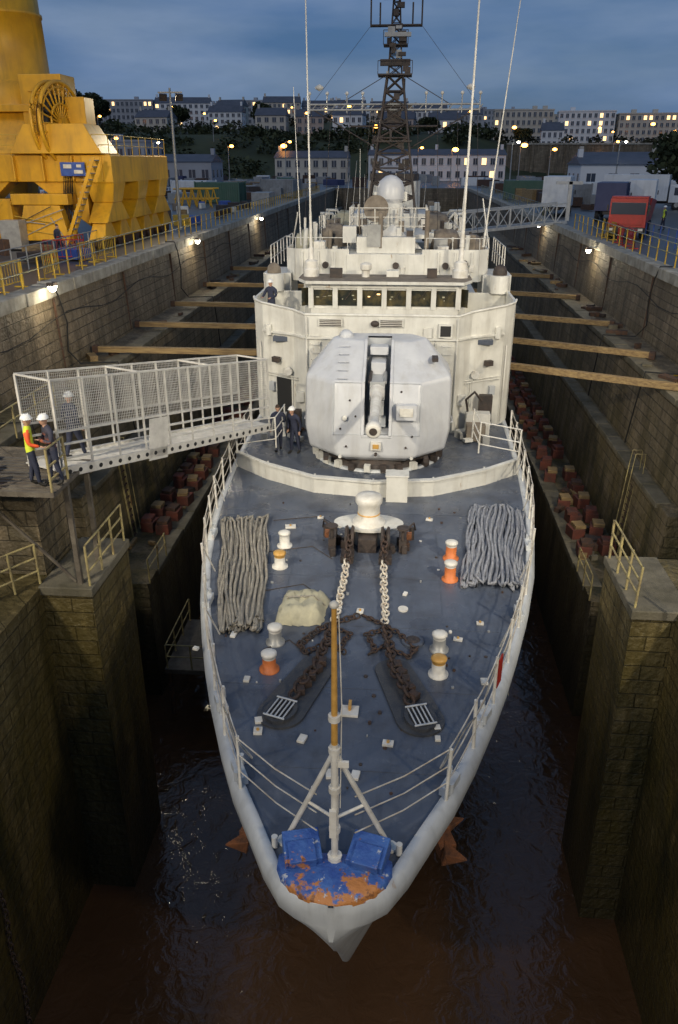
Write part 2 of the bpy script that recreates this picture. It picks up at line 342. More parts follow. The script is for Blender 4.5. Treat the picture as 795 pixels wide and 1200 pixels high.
def bowmat():
    m=M('bow_fairing_paint',(.035,.09,.34),.5,(.07,.17,.46),3.5,bump=.5,bs=14)
    nt=m.node_tree;b=nt.nodes['Principled BSDF'];L=nt.links.new;tc=_n(nt,'ShaderNodeTexCoord')
    src=b.inputs['Base Color'].links[0].from_socket
    s=_n(nt,'ShaderNodeSeparateXYZ');L(tc.outputs['Object'],s.inputs[0])
    def layer(src,sc,a0,a1,t0,t1,colr,y0,y1,ra):
        t=_n(nt,'ShaderNodeTexNoise');t.inputs['Scale'].default_value=sc;t.inputs['Detail'].default_value=10;t.inputs['Roughness'].default_value=ra;L(tc.outputs['Object'],t.inputs['Vector'])
        r=_n(nt,'ShaderNodeMapRange');r.inputs[1].default_value=y0;r.inputs[2].default_value=y1;r.inputs[3].default_value=a0;r.inputs[4].default_value=a1;L(s.outputs[1],r.inputs[0])
        a=_n(nt,'ShaderNodeMath',operation='ADD');L(t.outputs[0],a.inputs[0]);L(r.outputs[0],a.inputs[1])
        q=_n(nt,'ShaderNodeMapRange');q.inputs[1].default_value=t0;q.inputs[2].default_value=t1;L(a.outputs[0],q.inputs[0])
        x=_n(nt,'ShaderNodeMix',data_type='RGBA');L(src,x.inputs[6]);x.inputs[7].default_value=(*colr,1);L(q.outputs[0],x.inputs[0]);return x.outputs[2]
    src=layer(src,3.6,-.10,.16,.55,.60,(.52,.21,.06),8.5,7.75,.65)
    src=layer(src,8,-.06,.05,.58,.64,(.24,.10,.04),8.5,7.7,.7)
    src=layer(src,5,.0,.02,.61,.65,(.50,.53,.56),8.7,7.7,.7)
    L(src,b.inputs['Base Color'])
    return m
BOWM=bowmat()
b=MB('bow_fairing');rg=[]
for i,y in enumerate([7.74,7.79,7.86,7.96,8.1,8.3,8.5,8.54]):
    W=min(hw(y)*.9,.86);hh=[.05,.1,.15,.19,.21,.22,.22,.04][i]
    rg.append([(CX+W*math.cos(t),y,.0+hh*(math.sin(t)**.35 if math.sin(t)>.001 else 0)) for t in [math.pi*j/18 for j in range(19)]])
b.add([p for r in rg for p in r],[(i*19+j,i*19+j+1,(i+1)*19+j+1,(i+1)*19+j) for i in range(7) for j in range(18)],BOWM,True)
b.obj(ship)
b=MB('bow_roller_housing')
for sx in(-1,1):
    R_=Matrix.Rotation(sx*-.25,3,'Z')@Matrix.Rotation(.25,3,'X')
    b.box((CX+sx*.5,8.5,.24),(.55,.5,.34),BOWM,R=R_)
    b.box((CX+sx*.48,8.35,.34),(.40,.34,.18),BOWM,R=R_)
    b.cyl((CX+sx*.95,8.75,.02),(CX+sx*.95,8.75,.22),.05,WHT)
b.obj(ship,.08,seg=4)
# jackstaff
j=MB('jackstaff')
yb=8.42
j.cyl((CX,yb,.2),(CX,yb,2.35),.052,WHT);j.cyl((CX,yb,2.2),(CX,yb,4.5),.048,VARN,r1=.034);j.lathe((CX,yb,4.5),[(.03,0),(.06,.02),(.06,.07),(.02,.1)],WHT,10)
for sx in(-1,1):
    j.cyl((CX+sx*.82,yb+.45,0),(CX,yb+.02,2.2),.04,WHT)
    j.cyl((CX+sx*.42,yb+.24,1.05),(CX,yb,1.0),.026,WHT)
    j.cyl((CX+sx*.82,yb+.45,0),(CX+sx*.82,yb+.45,.05),.11,WHT)
for z_ in(.75,1.5,2.2,2.75):j.cyl((CX,yb,z_),(CX,yb,z_+.09),.085,WHT)
j.cyl((CX,yb,.2),(CX,yb,.28),.11,WHT)
j.cyl((CX+.02,yb+.12,.45),(CX+.02,yb+.12,1.65),.03,WHT)
j.box((CX-.02,yb-.06,.95),(.10,.06,.5),WHT);j.box((CX+.12,yb,2.0),(.16,.04,.10),WHT)
j.sweep([(CX+.06,yb,4.4),(CX+.1,yb,3),(CX+.08,yb,1.2)],.008,WHT,4)
j.obj(ship)
# lifelines
def edge(s,y,ins=.14):return (CX+s*(hw(y)-ins),y,.02)
LIFE=M('lifeline_white',(.70,.67,.60),.5,(.46,.38,.28),4,rust=.2)
for s in(-1,1):
    yy=[9.9,11.2,12.5,13.9,15.3,16.8,18.3,19.8,21.3,22.8,24.3,25.8,27.3,28.8]
    railing('lifeline',[edge(s,y) for y in yy],1.08,(1,.68,.36),.014,.034,LIFE,9,ship,.05,WHT)
    mb=MB('bow_lifeline')
    for f_,zt in((1.06,1.15),(.72,.8),(.38,.45)):
        a=Vector(edge(s,9.9))+up*f_;b_=Vector((CX+s*.28,8.6,zt+.1));mb.sweep([a,a.lerp(b_,.5)-up*.08,b_],.013,LIFE,5)
    a=Vector(edge(s,9.9));mb.cyl(a+up*1.0,a+Vector((-s*.05,.75,0)),.024,WHT,n=6)
    mb.obj(ship)
    mb=MB('lifeline_rope');pts=[]
    for i in range(60):
        y=9.9+i*.30;e0=edge(s,y);pts.append((e0[0],e0[1],.78+.14*math.sin(i*.9)+.06*random.random()))
    mb.sweep(pts,.014,ROPE,5);mb.obj(ship)
    mb=MB('stanchion_brace')
    for y in (13.9,16.8,21.3,24.3):
        a=Vector(edge(s,y));mb.cyl(a+up,a+Vector((-s*.1,.6,0)),.018,WHT,n=6)
    mb.obj(ship)
rp=MB('warning_panel');a=Vector(edge(1,12.75));rp.box(a+Vector((.02,0,.6)),(.03,.30,.62),RED,rz=-.37);rp.box(a+Vector((.0,0,.6)),(.05,.2,.5),WHT,rz=-.37);rp.obj(ship)
# breakwater
bw=MB('breakwater')
pts=[(-4.8,25.0),(-3.6,23.9),(-1.9,22.85),(0,22.55),(1.9,22.85),(3.6,23.9),(4.8,25.0)]
for (a,b2),(c,d2) in zip(pts,pts[1:]):
    bw.prism([(CX+a,b2),(CX+c,d2),(CX+c,d2+.07),(CX+a,b2+.07)],0,.5,SHIP)
    bw.prism([(CX+a,b2-.06),(CX+c,d2-.06),(CX+c,d2+.13),(CX+a,b2+.13)],.5,.56,SHIP)
for x,y in pts[1:-1]:bw.box((CX+x,y+.3,.22),(.06,.5,.44),SHIP)
bw.box((.02,22.5,.42),(.66,.5,.84),SHIP);bw.box((.02,22.5,.86),(.72,.56,.05),SHIP)
bw.obj(ship,.01)
for s in(-1,1):
    railing('platform_guardrail',[(CX+s*4.75,24.9,.5),(CX+s*3.5,25.6,.5),(CX+s*3.4,27.2,.5)],1.1,(1,.6,.3),.022,.03,WHT,1.2,ship)
gd=MB('gun_ring');gd.lathe((CX,27,0),[(2.15,0),(2.15,.16),(1.95,.2),(1.95,.3),(1.7,.33)],BLK,36);gd.lathe((CX,27,0.004),[(2.32,0),(2.32,.05),(2.2,.07)],SHIP2,36)  # ring coloured black so the shade under the turret is painted in
for i in range(12):
    t=math.pi*(1.08+.84*i/11);gd.box((CX+2.28*math.cos(t),27+2.28*math.sin(t),.16),(.2,.2,.24),random.choice([SHIP,BLK,BLK]),rz=t)
gd.obj(ship)
# turret : flat faced glass-fibre gunhouse
t=MB('gun_turret')
sec=[(.30,1.95,25.12),(.52,2.36,24.86),(1.3,2.50,24.80),(2.95,2.50,25.30),(4.02,1.62,27.0)]
rings=[]
for z,w_,yf in sec:
    c=1.05 if z<3.5 else .55;yk=28.75-(.5 if z>3.5 else 0)
    rings.append([(CX-w_*.7,yk,z),(CX-w_,yk-.6,z),(CX-w_,yf+c*.95,z),(CX-w_+c,yf,z),(CX-.42,yf-.02,z),(CX+.42,yf-.02,z),(CX+w_-c,yf,z),(CX+w_,yf+c*.95,z),(CX+w_,yk-.6,z),(CX+w_*.7,yk,z)])
n=10;vs=[p for r in rings for p in r];fs=[]
for k in range(len(rings)-1):
    for i in range(n):
        if i==4 and k>=2:continue
        fs.append((k*n+i,k*n+(i+1)%n,(k+1)*n+(i+1)%n,(k+1)*n+i))
t.add(vs,fs,TUR,True);t.add(rings[0],[tuple(range(n))],TUR,True)
top=rings[-1]
t.add([top[i] for i in (0,1,2,3,4)]+[(CX-.42,27.7,4.02)],[(0,1,2,3,4,5)],TUR,True)
t.add([top[i] for i in (5,6,7,8,9)]+[(CX+.42,27.7,4.02)],[(0,1,2,3,4,5)],TUR,True)
t.add([top[0],(CX-.42,27.7,4.02),(CX+.42,27.7,4.02),top[9]],[(0,1,2,3)],TUR,True)
to=t.obj(ship,.17,'weld',5);to.modifiers['bevel'].harden_normals=True
t=MB('gun_slot')
for sx in(-1,1):
    prof=[(r[4][1]+.03,r[4][2]) for r in rings[2:]]
    vs=[(CX+sx*.415,y,z) for y,z in prof]+[(CX+sx*.415,27.7,4.0),(CX+sx*.415,27.7,1.32)]
    t.add(vs,[tuple(range(len(vs)))],TUR)
t.add([(CX-.42,26.3,1.35),(CX+.42,26.3,1.35),(CX+.42,27.5,4.0),(CX-.42,27.5,4.0)],[(0,1,2,3)],GREY)
t.add([(CX-.42,24.84,1.33),(CX+.42,24.84,1.33),(CX+.42,27.2,1.33),(CX-.42,27.2,1.33)],[(0,1,2,3)],TUR)
t.obj(ship,fix=False)
t=MB('gun_cradle')
for sx in(-1,1):
    for a,b in zip(rings[2:],rings[3:]):t.beam((CX+sx*.46,a[4][1]-.01,a[4][2]),(CX+sx*.46,b[4][1]-.01,b[4][2]),.10,.08,TUR)
t.box((CX,24.8,1.27),(1.0,.08,.1),TUR)
t.box((CX,25.9,2.72),(.50,1.5,.62),GREY);t.box((CX,26.7,3.2),(.5,1.0,.45),TUR);t.box((CX,25.6,2.15),(.46,1.0,.5),GREY);t.box((CX,27.0,3.7),(.62,.5,.28),TUR)
t.box((CX,26.0,1.6),(.6,1.2,.4),SHIP2);t.cyl((CX-.25,26.2,3.1),(CX-.25,25.2,3.0),.06,BLK);t.cyl((CX+.25,26.2,3.1),(CX+.25,25.2,3.0),.06,STEEL)
t.obj(ship,.03)
t=MB('gun_barrel')
t.lathe((CX,25.3,2.72),[(.25,0),(.25,.35),(.21,.45),(.17,.6),(.155,2.4),(.15,3.0),(.2,3.05),(.235,3.11),(.235,3.37),(.19,3.41),(.12,3.41)],WHT,24,axis=(0,-1,-.10))
t.lathe((CX,21.90,2.38),[(.12,0),(.118,.01)],BLK,16,axis=(0,-1,-.10))
t.obj(ship)
t=MB('turret_fittings')
t.box((CX+.98,24.86,2.12),(.66,.3,.5),TUR);t.box((CX+.98,24.70,2.14),(.44,.05,.28),WHT);t.sph((CX-1.05,24.88,1.85),(.09,.05,.1),SHIP)
t.box((CX,24.76,.95),(.34,.12,.28),WHT);t.box((CX,24.69,.95),(.2,.05,.14),VARN);t.cyl((CX,24.66,.66),(CX,24.8,.66),.05,BLK)
for sx in(-1,1):
    t.box((CX+sx*1.7,25.05,.42),(.16,.3,.16),BLK);t.cyl((CX+sx*1.2,24.8,.55),(CX+sx*1.2,24.72,.55),.06,SHIP)
    t.sweep([(CX+sx*2.48,26.7,1.2),(CX+sx*2.62,26.7,1.25),(CX+sx*2.62,27.4,1.25),(CX+sx*2.48,27.4,1.2)],.025,TUR,6)
for i in range(5):
    z_=3.05+i*.2;y_=lerp(25.3,27.0,(z_-2.95)/1.07)
    t.sweep([(CX-1.35,y_,z_-.02),(CX-1.35,y_-.13,z_+.03),(CX-1.02,y_-.13,z_+.03),(CX-1.02,y_,z_-.02)],.016,TUR,5)
for x,z in ((-1.0,.9),(1.0,.9),(-.9,2.4),(-1.2,1.5),(1.2,1.3),(.8,2.7),(-.7,1.9)):
    y_=lerp(24.8,25.3,max(0,(z-1.3)/1.65));t.cyl((CX+x,y_+.1,z),(CX+x,y_-.04,z),.035,BLK,n=8)
for sx in(-1,1):
    t.beam((CX+sx*1.44,24.79,1.3),(CX+sx*1.44,25.29,2.93),.02,.02,SHIP2);t.beam((CX+sx*.55,25.28,2.96),(CX+sx*1.42,25.28,2.96),.02,.02,SHIP2)
    t.beam((CX+sx*.55,24.785,1.32),(CX+sx*1.42,24.785,1.32),.02,.02,SHIP2)
t.box((CX+1.9,26.4,3.55),(.2,.5,.12),BLK);t.sph((CX-1.2,27.6,4.05),(.25,.3,.2),TUR)
t.obj(ship,.02)
# superstructure
S=MB('bridge_superstructure')
out=[(-5.15,31.5),(-5.02,30.9),(-4.65,30.45),(-3.35,29.75),(-2.85,29.2),(2.85,29.2),(3.35,29.75),(4.65,30.45),(5.02,30.9),(5.15,31.5)]
tz=[4.72,4.7,4.66,4.52,4.45,4.45,4.52,4.66,4.7,4.72]
P=[(CX+a,b) for a,b in out]
n=len(P)
S.add([(x,y,0) for x,y in P]+[(x,y,tz[i]) for i,(x,y) in enumerate(P)],[(i,i+1,n+i+1,n+i) for i in range(n-1)],SHIP)
Q=[(CX+a*.985,b+.10) for a,b in out]
S.add([(x,y,3.5) for x,y in Q]+[(x,y,tz[i]) for i,(x,y) in enumerate(Q)],[(i,i+1,n+i+1,n+i) for i in range(n-1)],SHIP)
S.add([(x,y,tz[i]+.02) for i,(x,y) in enumerate(P)]+[(x,y,tz[i]+.02) for i,(x,y) in enumerate(Q)],[(i,i+1,n+i+1,n+i) for i in range(n-1)],SHIP)
S.sweep([(x,y,tz[i]+.02) for i,(x,y) in enumerate(P)],.05,SHIP,6)
S.bb(CX-5.14,CX+5.14,31.5,40,0,3.5,SHIP);S.bb(CX-4.2,CX+4.2,29.9,31.5,3.3,3.49,DECK)
for s in(-1,1):S.bb(CX+s*5.15,CX+s*5.05,31.5,34.2,3.5,4.72,SHIP);S.bb(CX+s*5.04,CX+s*3.3,34.1,34.19,3.5,4.6,SHIP)
for (a,b),(c,dd) in zip(P[2:8],P[3:8]):S.beam((a,b-.04,3.62),(c,dd-.04,3.62),.12,.08,SHIP)
S.obj(ship,.012)
S=MB('superstructure_fittings')
yF=29.14
for x0 in(-1.9,.35):
    S.box((CX+x0,yF,4.2),(.9,.08,.28),SHIP)
    for k in range(4):S.box((CX+x0,yF-.05,4.1+k*.065),(.8,.03,.03),BLK)
S.sph((CX-.25,yF-.06,4.18),(.16,.12,.12),BLK)
S.box((CX+2.35,yF-.02,3.95),(.5,.14,.5),SHIP);S.box((CX+2.35,yF-.1,3.95),(.38,.03,.38),DARK)
S.box((CX+1.7,yF,3.85),(.3,.1,.35),SHIP)
for x_ in (-2.3,-1.4,1.3,2.0):
    S.cyl((CX+x_,yF-.02,.3),(CX+x_,yF-.02,3.5),.02,SHIP,n=6)
for sx in(-1,1):
    for z in [0.4+.3*i for i in range(12)]:S.sweep([(CX+sx*2.45-.17,yF+.05,z),(CX+sx*2.45-.17,yF-.1,z),(CX+sx*2.45+.17,yF-.1,z),(CX+sx*2.45+.17,yF+.05,z)],.014,SHIP,5)
    S.cyl((CX+sx*2.8,yF-.05,.1),(CX+sx*2.8,yF-.05,4.4),.03,SHIP)
    a=math.atan2(.7,1.3)*(-sx)
    S.box((CX+sx*3.8,29.95,1.1),(.85,.06,1.85),SHIP,rz=-a);S.box((CX+sx*3.8,29.92,1.1),(.7,.06,1.65),DARK if sx<0 else SHIP,rz=-a)
    S.box((CX+sx*4.1,29.95,2.6),(.3,.2,.2),BLK,rz=-a);S.cyl((CX+sx*4.8,30.45,.1),(CX+sx*4.8,30.45,3.2),.025,SHIP)
    S.cyl((CX+sx*4.4,30.2,3.5),(CX+sx*4.4,30.2,3.9),.12,SHIP)
    S.cyl((CX+sx*3.6,29.75,2.2),(CX+sx*3.6,29.6,2.2),.16,WHT)
    for z_ in(1.9,2.0):S.sweep([(CX+sx*3.2,29.5,z_),(CX+sx*4.6,30.35,z_+.02)],.02,SHIP,5)
    S.box((CX+sx*4.3,30.12,1.5),(.25,.15,.35),SHIP2,rz=-a);S.box((CX+sx*3.1,29.35,1.3),(.3,.2,.4),SHIP)
S.box((3.3,29.4,1.0),(.5,.3,1.0),BLK);S.box((3.0,28.9,.5),(.9,.5,.9),SHIP);S.box((2.9,28.4,.35),(.7,.5,.6),TARPB);S.sweep([(2.6,28.9,1),(2.5,28.7,1.5),(2.8,28.7,1.8),(3.1,28.9,1.4)],.05,BLK,6)
S.box((-4.6,28.6,.4),(.6,.6,.8),SHIP);S.box((-4.0,28.9,.45),(.5,.3,.9),BLK)
for i in range(14):
    x=random.choice([-1,1])*random.uniform(3.0,4.6);y=random.uniform(27.6,29.2);S.box((CX+x,y,.14),(random.uniform(.15,.5),random.uniform(.15,.4),random.uniform(.1,.4)),random.choice([BLK,SHIP,TARPB,STEEL,RUST]),rz=random.random())
S.obj(ship,.01)
B=MB('bridge_house')
o2=[(-3.3,34),(-3.3,32.9),(-2.95,32.1),(2.95,32.1),(3.3,32.9),(3.3,34)]
B.prism([(CX+a,b) for a,b in o2],3.5,4.22,SHIP);B.prism([(CX+a*1.0,b) for a,b in o2],5.02,5.19,SHIP)
B.prism([(CX+a*1.06,b-.28 if b<33.5 else b) for a,b in o2],5.2,5.32,SHIP,topmat=TARPB)
xs=[-2.95,-1.97,-.98,0,.98,1.97,2.95]
for i,x in enumerate(xs):B.box((CX+x,32.14,4.62),(.2,.14,.82),SHIP)
for i in range(6):
    xm=CX+(xs[i]+xs[i+1])/2
    B.box((xm,32.30,4.62),(.85,.03,.82),GLASS)
    B.sweep([(xm+.25,32.2,5.0),(xm-.1,32.2,4.55)],.014,BLK,4)
    B.box((xm,32.22,4.98),(.86,.1,.08),SHIP);B.box((xm,32.22,4.26),(.86,.1,.08),SHIP)
for s in(-1,1):
    B.beam((CX+s*3.12,32.5,4.62),(CX+s*3.14,32.52,4.62),.6,.7,GLASS)
    B.box((CX+s*3.28,32.95,4.62),(.1,.12,.82),SHIP)
B.bb(CX-3.2,CX+3.2,33.9,33.99,4.2,5.05,SHIP)
B.obj(ship)
bi=MB('window_interior_lights')
for i in range(6):
    xm=CX+(xs[i]+xs[i+1])/2
    for q in range(random.choice([1,2,3])):
        bi.box((xm+random.uniform(-.3,.3),32.275,4.45+random.uniform(0,.35)),(random.uniform(.04,.16),.02,random.uniform(.02,.06)),LITW if random.random()<.35 else TARP)
bi.obj(ship)
U=MB('upper_bridge')
U.bb(CX-3.31,CX+3.31,34.01,41,3.5,5.1,SHIP)
U.prism([(CX-4.3,37),(CX-4.3,35.2),(CX-3.9,34.75),(CX+3.9,34.75),(CX+4.3,35.2),(CX+4.3,37)],4.95,5.12,SHIP)
def wallp(mb,pts,z0,z1,mat,th=.06):
    for a,b in zip(pts,pts[1:]):mb.beam((a[0],a[1],(z0+z1)/2),(b[0],b[1],(z0+z1)/2),th,z1-z0,mat)
wallp(U,[(CX-4.3,37),(CX-4.3,35.2),(CX-3.9,34.8),(CX-1.6,34.8)],5.1,6.25,SHIP)
wallp(U,[(CX+1.5,34.8),(CX+3.9,34.8),(CX+4.3,35.2),(CX+4.3,37)],5.1,6.25,SHIP)
U.bb(CX-1.7,CX+1.6,34.72,37,5.13,6.05,SHIP);U.bb(CX-1.3,CX+1.2,35.2,38,6.05,6.7,SHIP)
for x in (-3.6,-2.9,-2.2,2.2,2.9,3.6):U.box((CX+x,34.74,5.65),(.08,.08,1.0),SHIP)
for x,z in((-3.3,5.7),(-2.6,5.6),(2.5,5.6),(3.3,5.7),(.4,5.6)):
    U.cyl((CX+x,34.6,z),(CX+x,34.75,z),.14,BLK);U.box((CX+x+.3,34.7,z-.2),(.18,.1,.3),WHT)
for s in(-1,1):
    U.lathe((CX+s*3.05,33.3,5.32),[(.32,0),(.32,.28),(.26,.34),(.26,.6),(.12,.66),(.1,1.1),(.05,1.2)],WHT,16)
U.box((CX-2.0,33.0,5.5),(.5,.3,.35),BLK);U.box((CX+1.9,33.1,5.5),(.4,.3,.35),BLK)
U.lathe((CX-.8,33.2,5.32),[(.16,0),(.16,.25),(.24,.3),(.24,.5),(.1,.56)],WHT,12)
U.box((CX+.3,33.4,5.45),(.5,.5,.25),SHIP)
for s in(-1,1):
    U.lathe((CX+s*4.75,34.2,4.6),[(.42,0),(.42,.7),(.35,.72)],SHIP,18);U.sph((CX+s*4.75,34.2,5.4),(.3,.3,.35),BLK if s>0 else TARPB)
    U.box((CX+s*4.7,35.8,4.6),(1.2,2.2,1.3),SHIP)
for i in range(80):
    x=random.uniform(-3.9,3.9);y=random.uniform(35.2,41);z=6.75
    if abs(x)>1.7:z=random.uniform(5.6,6.5)
    c_=random.choice([SHIP,WHT,BLK,TARPB,SHIP,STEEL])
    if random.random()<.5:U.box((CX+x,y,z),(random.uniform(.15,.6),random.uniform(.15,.6),random.uniform(.3,1.0)),c_)
    else:U.cyl((CX+x,y,z-.5),(CX+x+random.uniform(-.1,.1),y,z+random.uniform(.2,1.3)),random.choice([.03,.04,.06,.1]),c_)
U.obj(ship,.012)
for s in(-1,1):
    railing('upper_guardrail',[(CX+s*4.3,36.9,6.25),(CX+s*4.3,35.2,6.25),(CX+s*3.9,34.8,6.25),(CX+s*1.65,34.8,6.25)],.45,(1,),.018,.018,SHIP,1,ship)
    railing('bridge_deck_guardrail',[(CX+s*5.0,35,5.25),(CX+s*5.0,40,5.25)],1.1,(1,.5),.02,.025,WHT,1,ship)
    railing('bridge_deck_guardrail',[(CX+s*3.3,39,6.2),(CX+s*3.3,44,6.2)],1.1,(1,.5),.02,.025,WHT,1,ship)
railing('director_guardrail',[(CX-1.7,39.5,6.7),(CX-1.7,36.4,6.7),(CX+1.7,36.4,6.7),(CX+1.7,39.5,6.7)],1.1,(1,.66,.33),.02,.025,WHT,.6,ship)
D=MB('fire_control_radar')
D.bb(CX-1.75,CX+1.75,36.3,40,6.55,6.72,SHIP)
D.lathe((CX+.05,38.3,6.7),[(.75,0),(.6,.8),(.6,1.2),(.35,1.3),(.35,1.5)],SHIP,18)
D.lathe((CX+.05,38.3,8.1),[(.45,-.25),(.62,0),(.62,.45),(.5,.75),(.25,.95),(.05,1.0)],TUR,20);D.box((CX+.05,38.5,8.2),(1.5,.5,.4),SHIP)
D.lathe((CX-.55,36.9,7.75),[(.05,-.25),(.35,-.18),(.56,0),(.56,.03),(.48,.02)],TARPB,24,axis=(-.2,-1,.1))
D.cyl((CX-.55,37.2,6.7),(CX-.55,37.1,7.7),.12,SHIP)
D.cyl((CX-.55,36.85,7.75),(CX-.57,36.4,7.8),.03,BLK)
D.add([(CX-1.1,35.6,6.3),(CX+1.5,35.6,6.2),(CX+1.3,37.2,6.3),(CX-.9,37.2,6.3),(CX+.2,36.3,7.15)],[(0,1,4),(1,2,4),(2,3,4),(3,0,4)],WHT)
D.obj(ship,.015)
T=MB('covered_equipment')
def lump(mb,c,r,mat,n=14,m=8):
    vs=[]
    for k in range(m+1):
        ph=math.pi/2*k/m
        for i in range(n):
            th=2*math.pi*i/n;f=1+random.uniform(-.1,.1)
            cc=lambda a:math.copysign(abs(a)**.6,a)
            vs.append((c[0]+r[0]*cc(math.cos(ph)*math.cos(th))*f,c[1]+r[1]*cc(math.cos(ph)*math.sin(th))*f,c[2]+r[2]*math.sin(ph)**.7*f))
    mb.add(vs,[(k*n+i,k*n+(i+1)%n,(k+1)*n+(i+1)%n,(k+1)*n+i) for k in range(m) for i in range(n)],mat,True)
lump(T,(CX-2.5,38,6.1),(.6,.8,.9),TARPB);lump(T,(CX-3.9,39.5,5.4),(.6,1.2,1.2),TARP);lump(T,(CX+2.6,38,6.0),(.7,.8,.8),TARPB);lump(T,(CX+3.9,38.5,5.4),(.7,1.2,1.1),TARPB)
lump(T,(CX+2.2,44,6.3),(.9,1.3,.9),TARPB);lump(T,(CX-2.4,45,6.3),(.9,1.3,.9),TARP)
T.obj(ship)
A=MB('after_superstructure')
A.bb(CX-4.4,CX+4.4,40,70,0,3.6,SHIP);A.bb(CX-3.2,CX+3.2,41,62,3.6,6.0,SHIP);A.bb(CX-2,CX+2,43.2,47,6.0,7.2,SHIP)
A.prism([(CX-1.6,52),(CX-1.3,50.5),(CX+1.3,50.5),(CX+1.6,52),(CX+1.3,57),(CX-1.3,57)],6,8.6,SHIP);A.prism([(CX-1.5,52),(CX-1.2,50.7),(CX+1.2,50.7),(CX+1.5,52),(CX+1.2,56.8),(CX-1.2,56.8)],8.6,9.0,BLK)
A.bb(CX-2.6,CX+2.6,62,70,3.6,5.4,SHIP)
for i in range(60):
    x=random.uniform(-4,4);y=random.uniform(42,68);z=6 if abs(x)<3 and y<62 else 3.6
    A.box((CX+x,y,z+.3),(random.uniform(.2,.9),random.uniform(.2,.9),random.uniform(.4,1.6)),random.choice([SHIP,BLK,TARPB,STEEL]))
A.obj(ship,.02)
for s in(-1,1):
    lb=MB('ship_boat')
    rr=[]
    for i in range(9):
        y=47.5+i*.7;wv=.85*math.sin(math.pi*(i+.6)/9.2)**.5
        rr.append([(CX+s*4.0+wv*math.cos(a),y,5.0-.75*math.sin(a)) for a in [math.pi*j/8 for j in range(9)]])
    F_=[(i*9+k,i*9+k+1,(i+1)*9+k+1,(i+1)*9+k) for i in range(8) for k in range(8)]
    lb.add([p for r in rr for p in r],F_,WHT if s<0 else TARPB,True)
    rr=[[(x,y,5.0+(5.0-z)*.45) for x,y,z in r] for r in rr]
    lb.add([p for r in rr for p in r],F_,TARPB,True)
    for y in(48.5,52):lb.sweep([(CX+s*3.2,y,3.7),(CX+s*3.1,y,6.3),(CX+s*3.5,y,6.9),(CX+s*4.2,y,6.9)],.09,SHIP,6)
    lb.obj(ship)
# mast
m=MB('lattice_mast')
def lat(z0,w0,z1,w1,seg,r,yc=45):
    for k in range(seg):
        a=lerp(z0,z1,k/seg);b_=lerp(z0,z1,(k+1)/seg);wa=lerp(w0,w1,k/seg);wb=lerp(w0,w1,(k+1)/seg)
        ca=[(CX+i*wa,yc+jj*wa,a) for i,jj in((-1,-1),(1,-1),(1,1),(-1,1))];cb=[(CX+i*wb,yc+jj*wb,b_) for i,jj in((-1,-1),(1,-1),(1,1),(-1,1))]
        for q in range(4):
            m.cyl(ca[q],cb[q],r,BLK,n=6);m.cyl(ca[q],ca[(q+1)%4],r*.6,BLK,n=5)
            m.cyl(ca[q],cb[(q+1)%4],r*.55,BLK,n=5);m.cyl(ca[(q+1)%4],cb[q],r*.55,BLK,n=5)
lat(7.2,1.25,13.6,.38,9,.065);lat(13.6,.34,17.2,.14,8,.04)
m.box((CX,45,10.6),(1.9,1.9,.06),BLK);m.box((CX,45,11.9),(.7,.7,1.0),BLK)
m.box((CX,44.9,13.6),(1.7,1.3,.07),BLK);m.box((CX,44.9,14.9),(1.2,1.0,.05),BLK);m.box((CX,44.9,15.75),(2.5,.6,.05),BLK);m.box((CX,44.9,16.9),(1.3,.6,.05),BLK)
for z_,w_ in((13.6,.85),(14.9,.6),(16.9,.65)):
    for x in(-w_,0,w_):m.cyl((CX+x,44.35,z_),(CX+x,44.35,z_+.6),.016,BLK,n=4)
    m.cyl((CX-w_,44.35,z_+.6),(CX+w_,44.35,z_+.6),.016,BLK,n=4)
m.box((CX,44.7,14.15),(1.5,.25,.28),BLK);m.box((CX+.1,44.3,15.3),(1.3,.2,.18),STEEL);m.cyl((CX,45,17),(CX,45,20.5),.1,BLK)
for x in(-1.25,-.8,.8,1.25):m.cyl((CX+x,45,15.7),(CX+x,45,16.5+abs(x)*.3),.04,BLK,n=6)
m.sph((CX,44.7,18.0),.16,BLK,8,6)
for i in range(30):
    z_=random.uniform(9,17);w_=lerp(1.0,.2,(z_-9)/8);m.box((CX+random.uniform(-w_,w_)*1.2,44.6+random.uniform(-.3,.3),z_),(random.uniform(.1,.4),.25,random.uniform(.12,.45)),random.choice([BLK,BLK,STEEL]))
m.lathe((CX,44.6,17.0),[(.3,0),(.4,.2),(.3,.5),(.15,.7)],BLK,12)
for z,wd in((12.3,4.3),(12.05,4.3),(11.3,2.2)):
    m.cyl((CX-wd,44.6,z),(CX+wd,44.6,z),.05,STEEL if wd>3 else BLK,n=6)
for i in range(18):
    x=-4.2+i*8.4/17;m.cyl((CX+x,44.6,12.05),(CX+x+.25,44.6,12.3),.025,STEEL,n=4)
for x in(-4.3,-3.4,-2.4,-1.6,1.6,2.4,3.4,4.3):
    m.cyl((CX+x,44.6,11.9),(CX+x,44.6,12.75),.035,STEEL,n=5);m.sph((CX+x,44.6,12.8),.09,WHT,8,5)
for s in(-1,1):
    m.cyl((CX+s*4.2,44.6,12.1),(CX+s*.9,44.6,10.3),.035,BLK,n=5);m.cyl((CX+s*2.8,44.6,12.3),(CX+s*.4,44.6,13.6),.02,BLK,n=5)
    for q in(1.2,2.2,3.2,4.2):m.sweep([(CX+s*q,44.6,12.1),(CX+s*(q+.2),42,6.2)],.012,BLK,4)
    m.sweep([(CX+s*1.3,44.9,15.7),(CX+s*4.2,44.6,12.3)],.009,BLK,4)
    m.lathe((CX+s*3.8,44.6,12.9),[(.02,0),(.2,.1),(.22,.2),(.05,.3)],WHT,12)
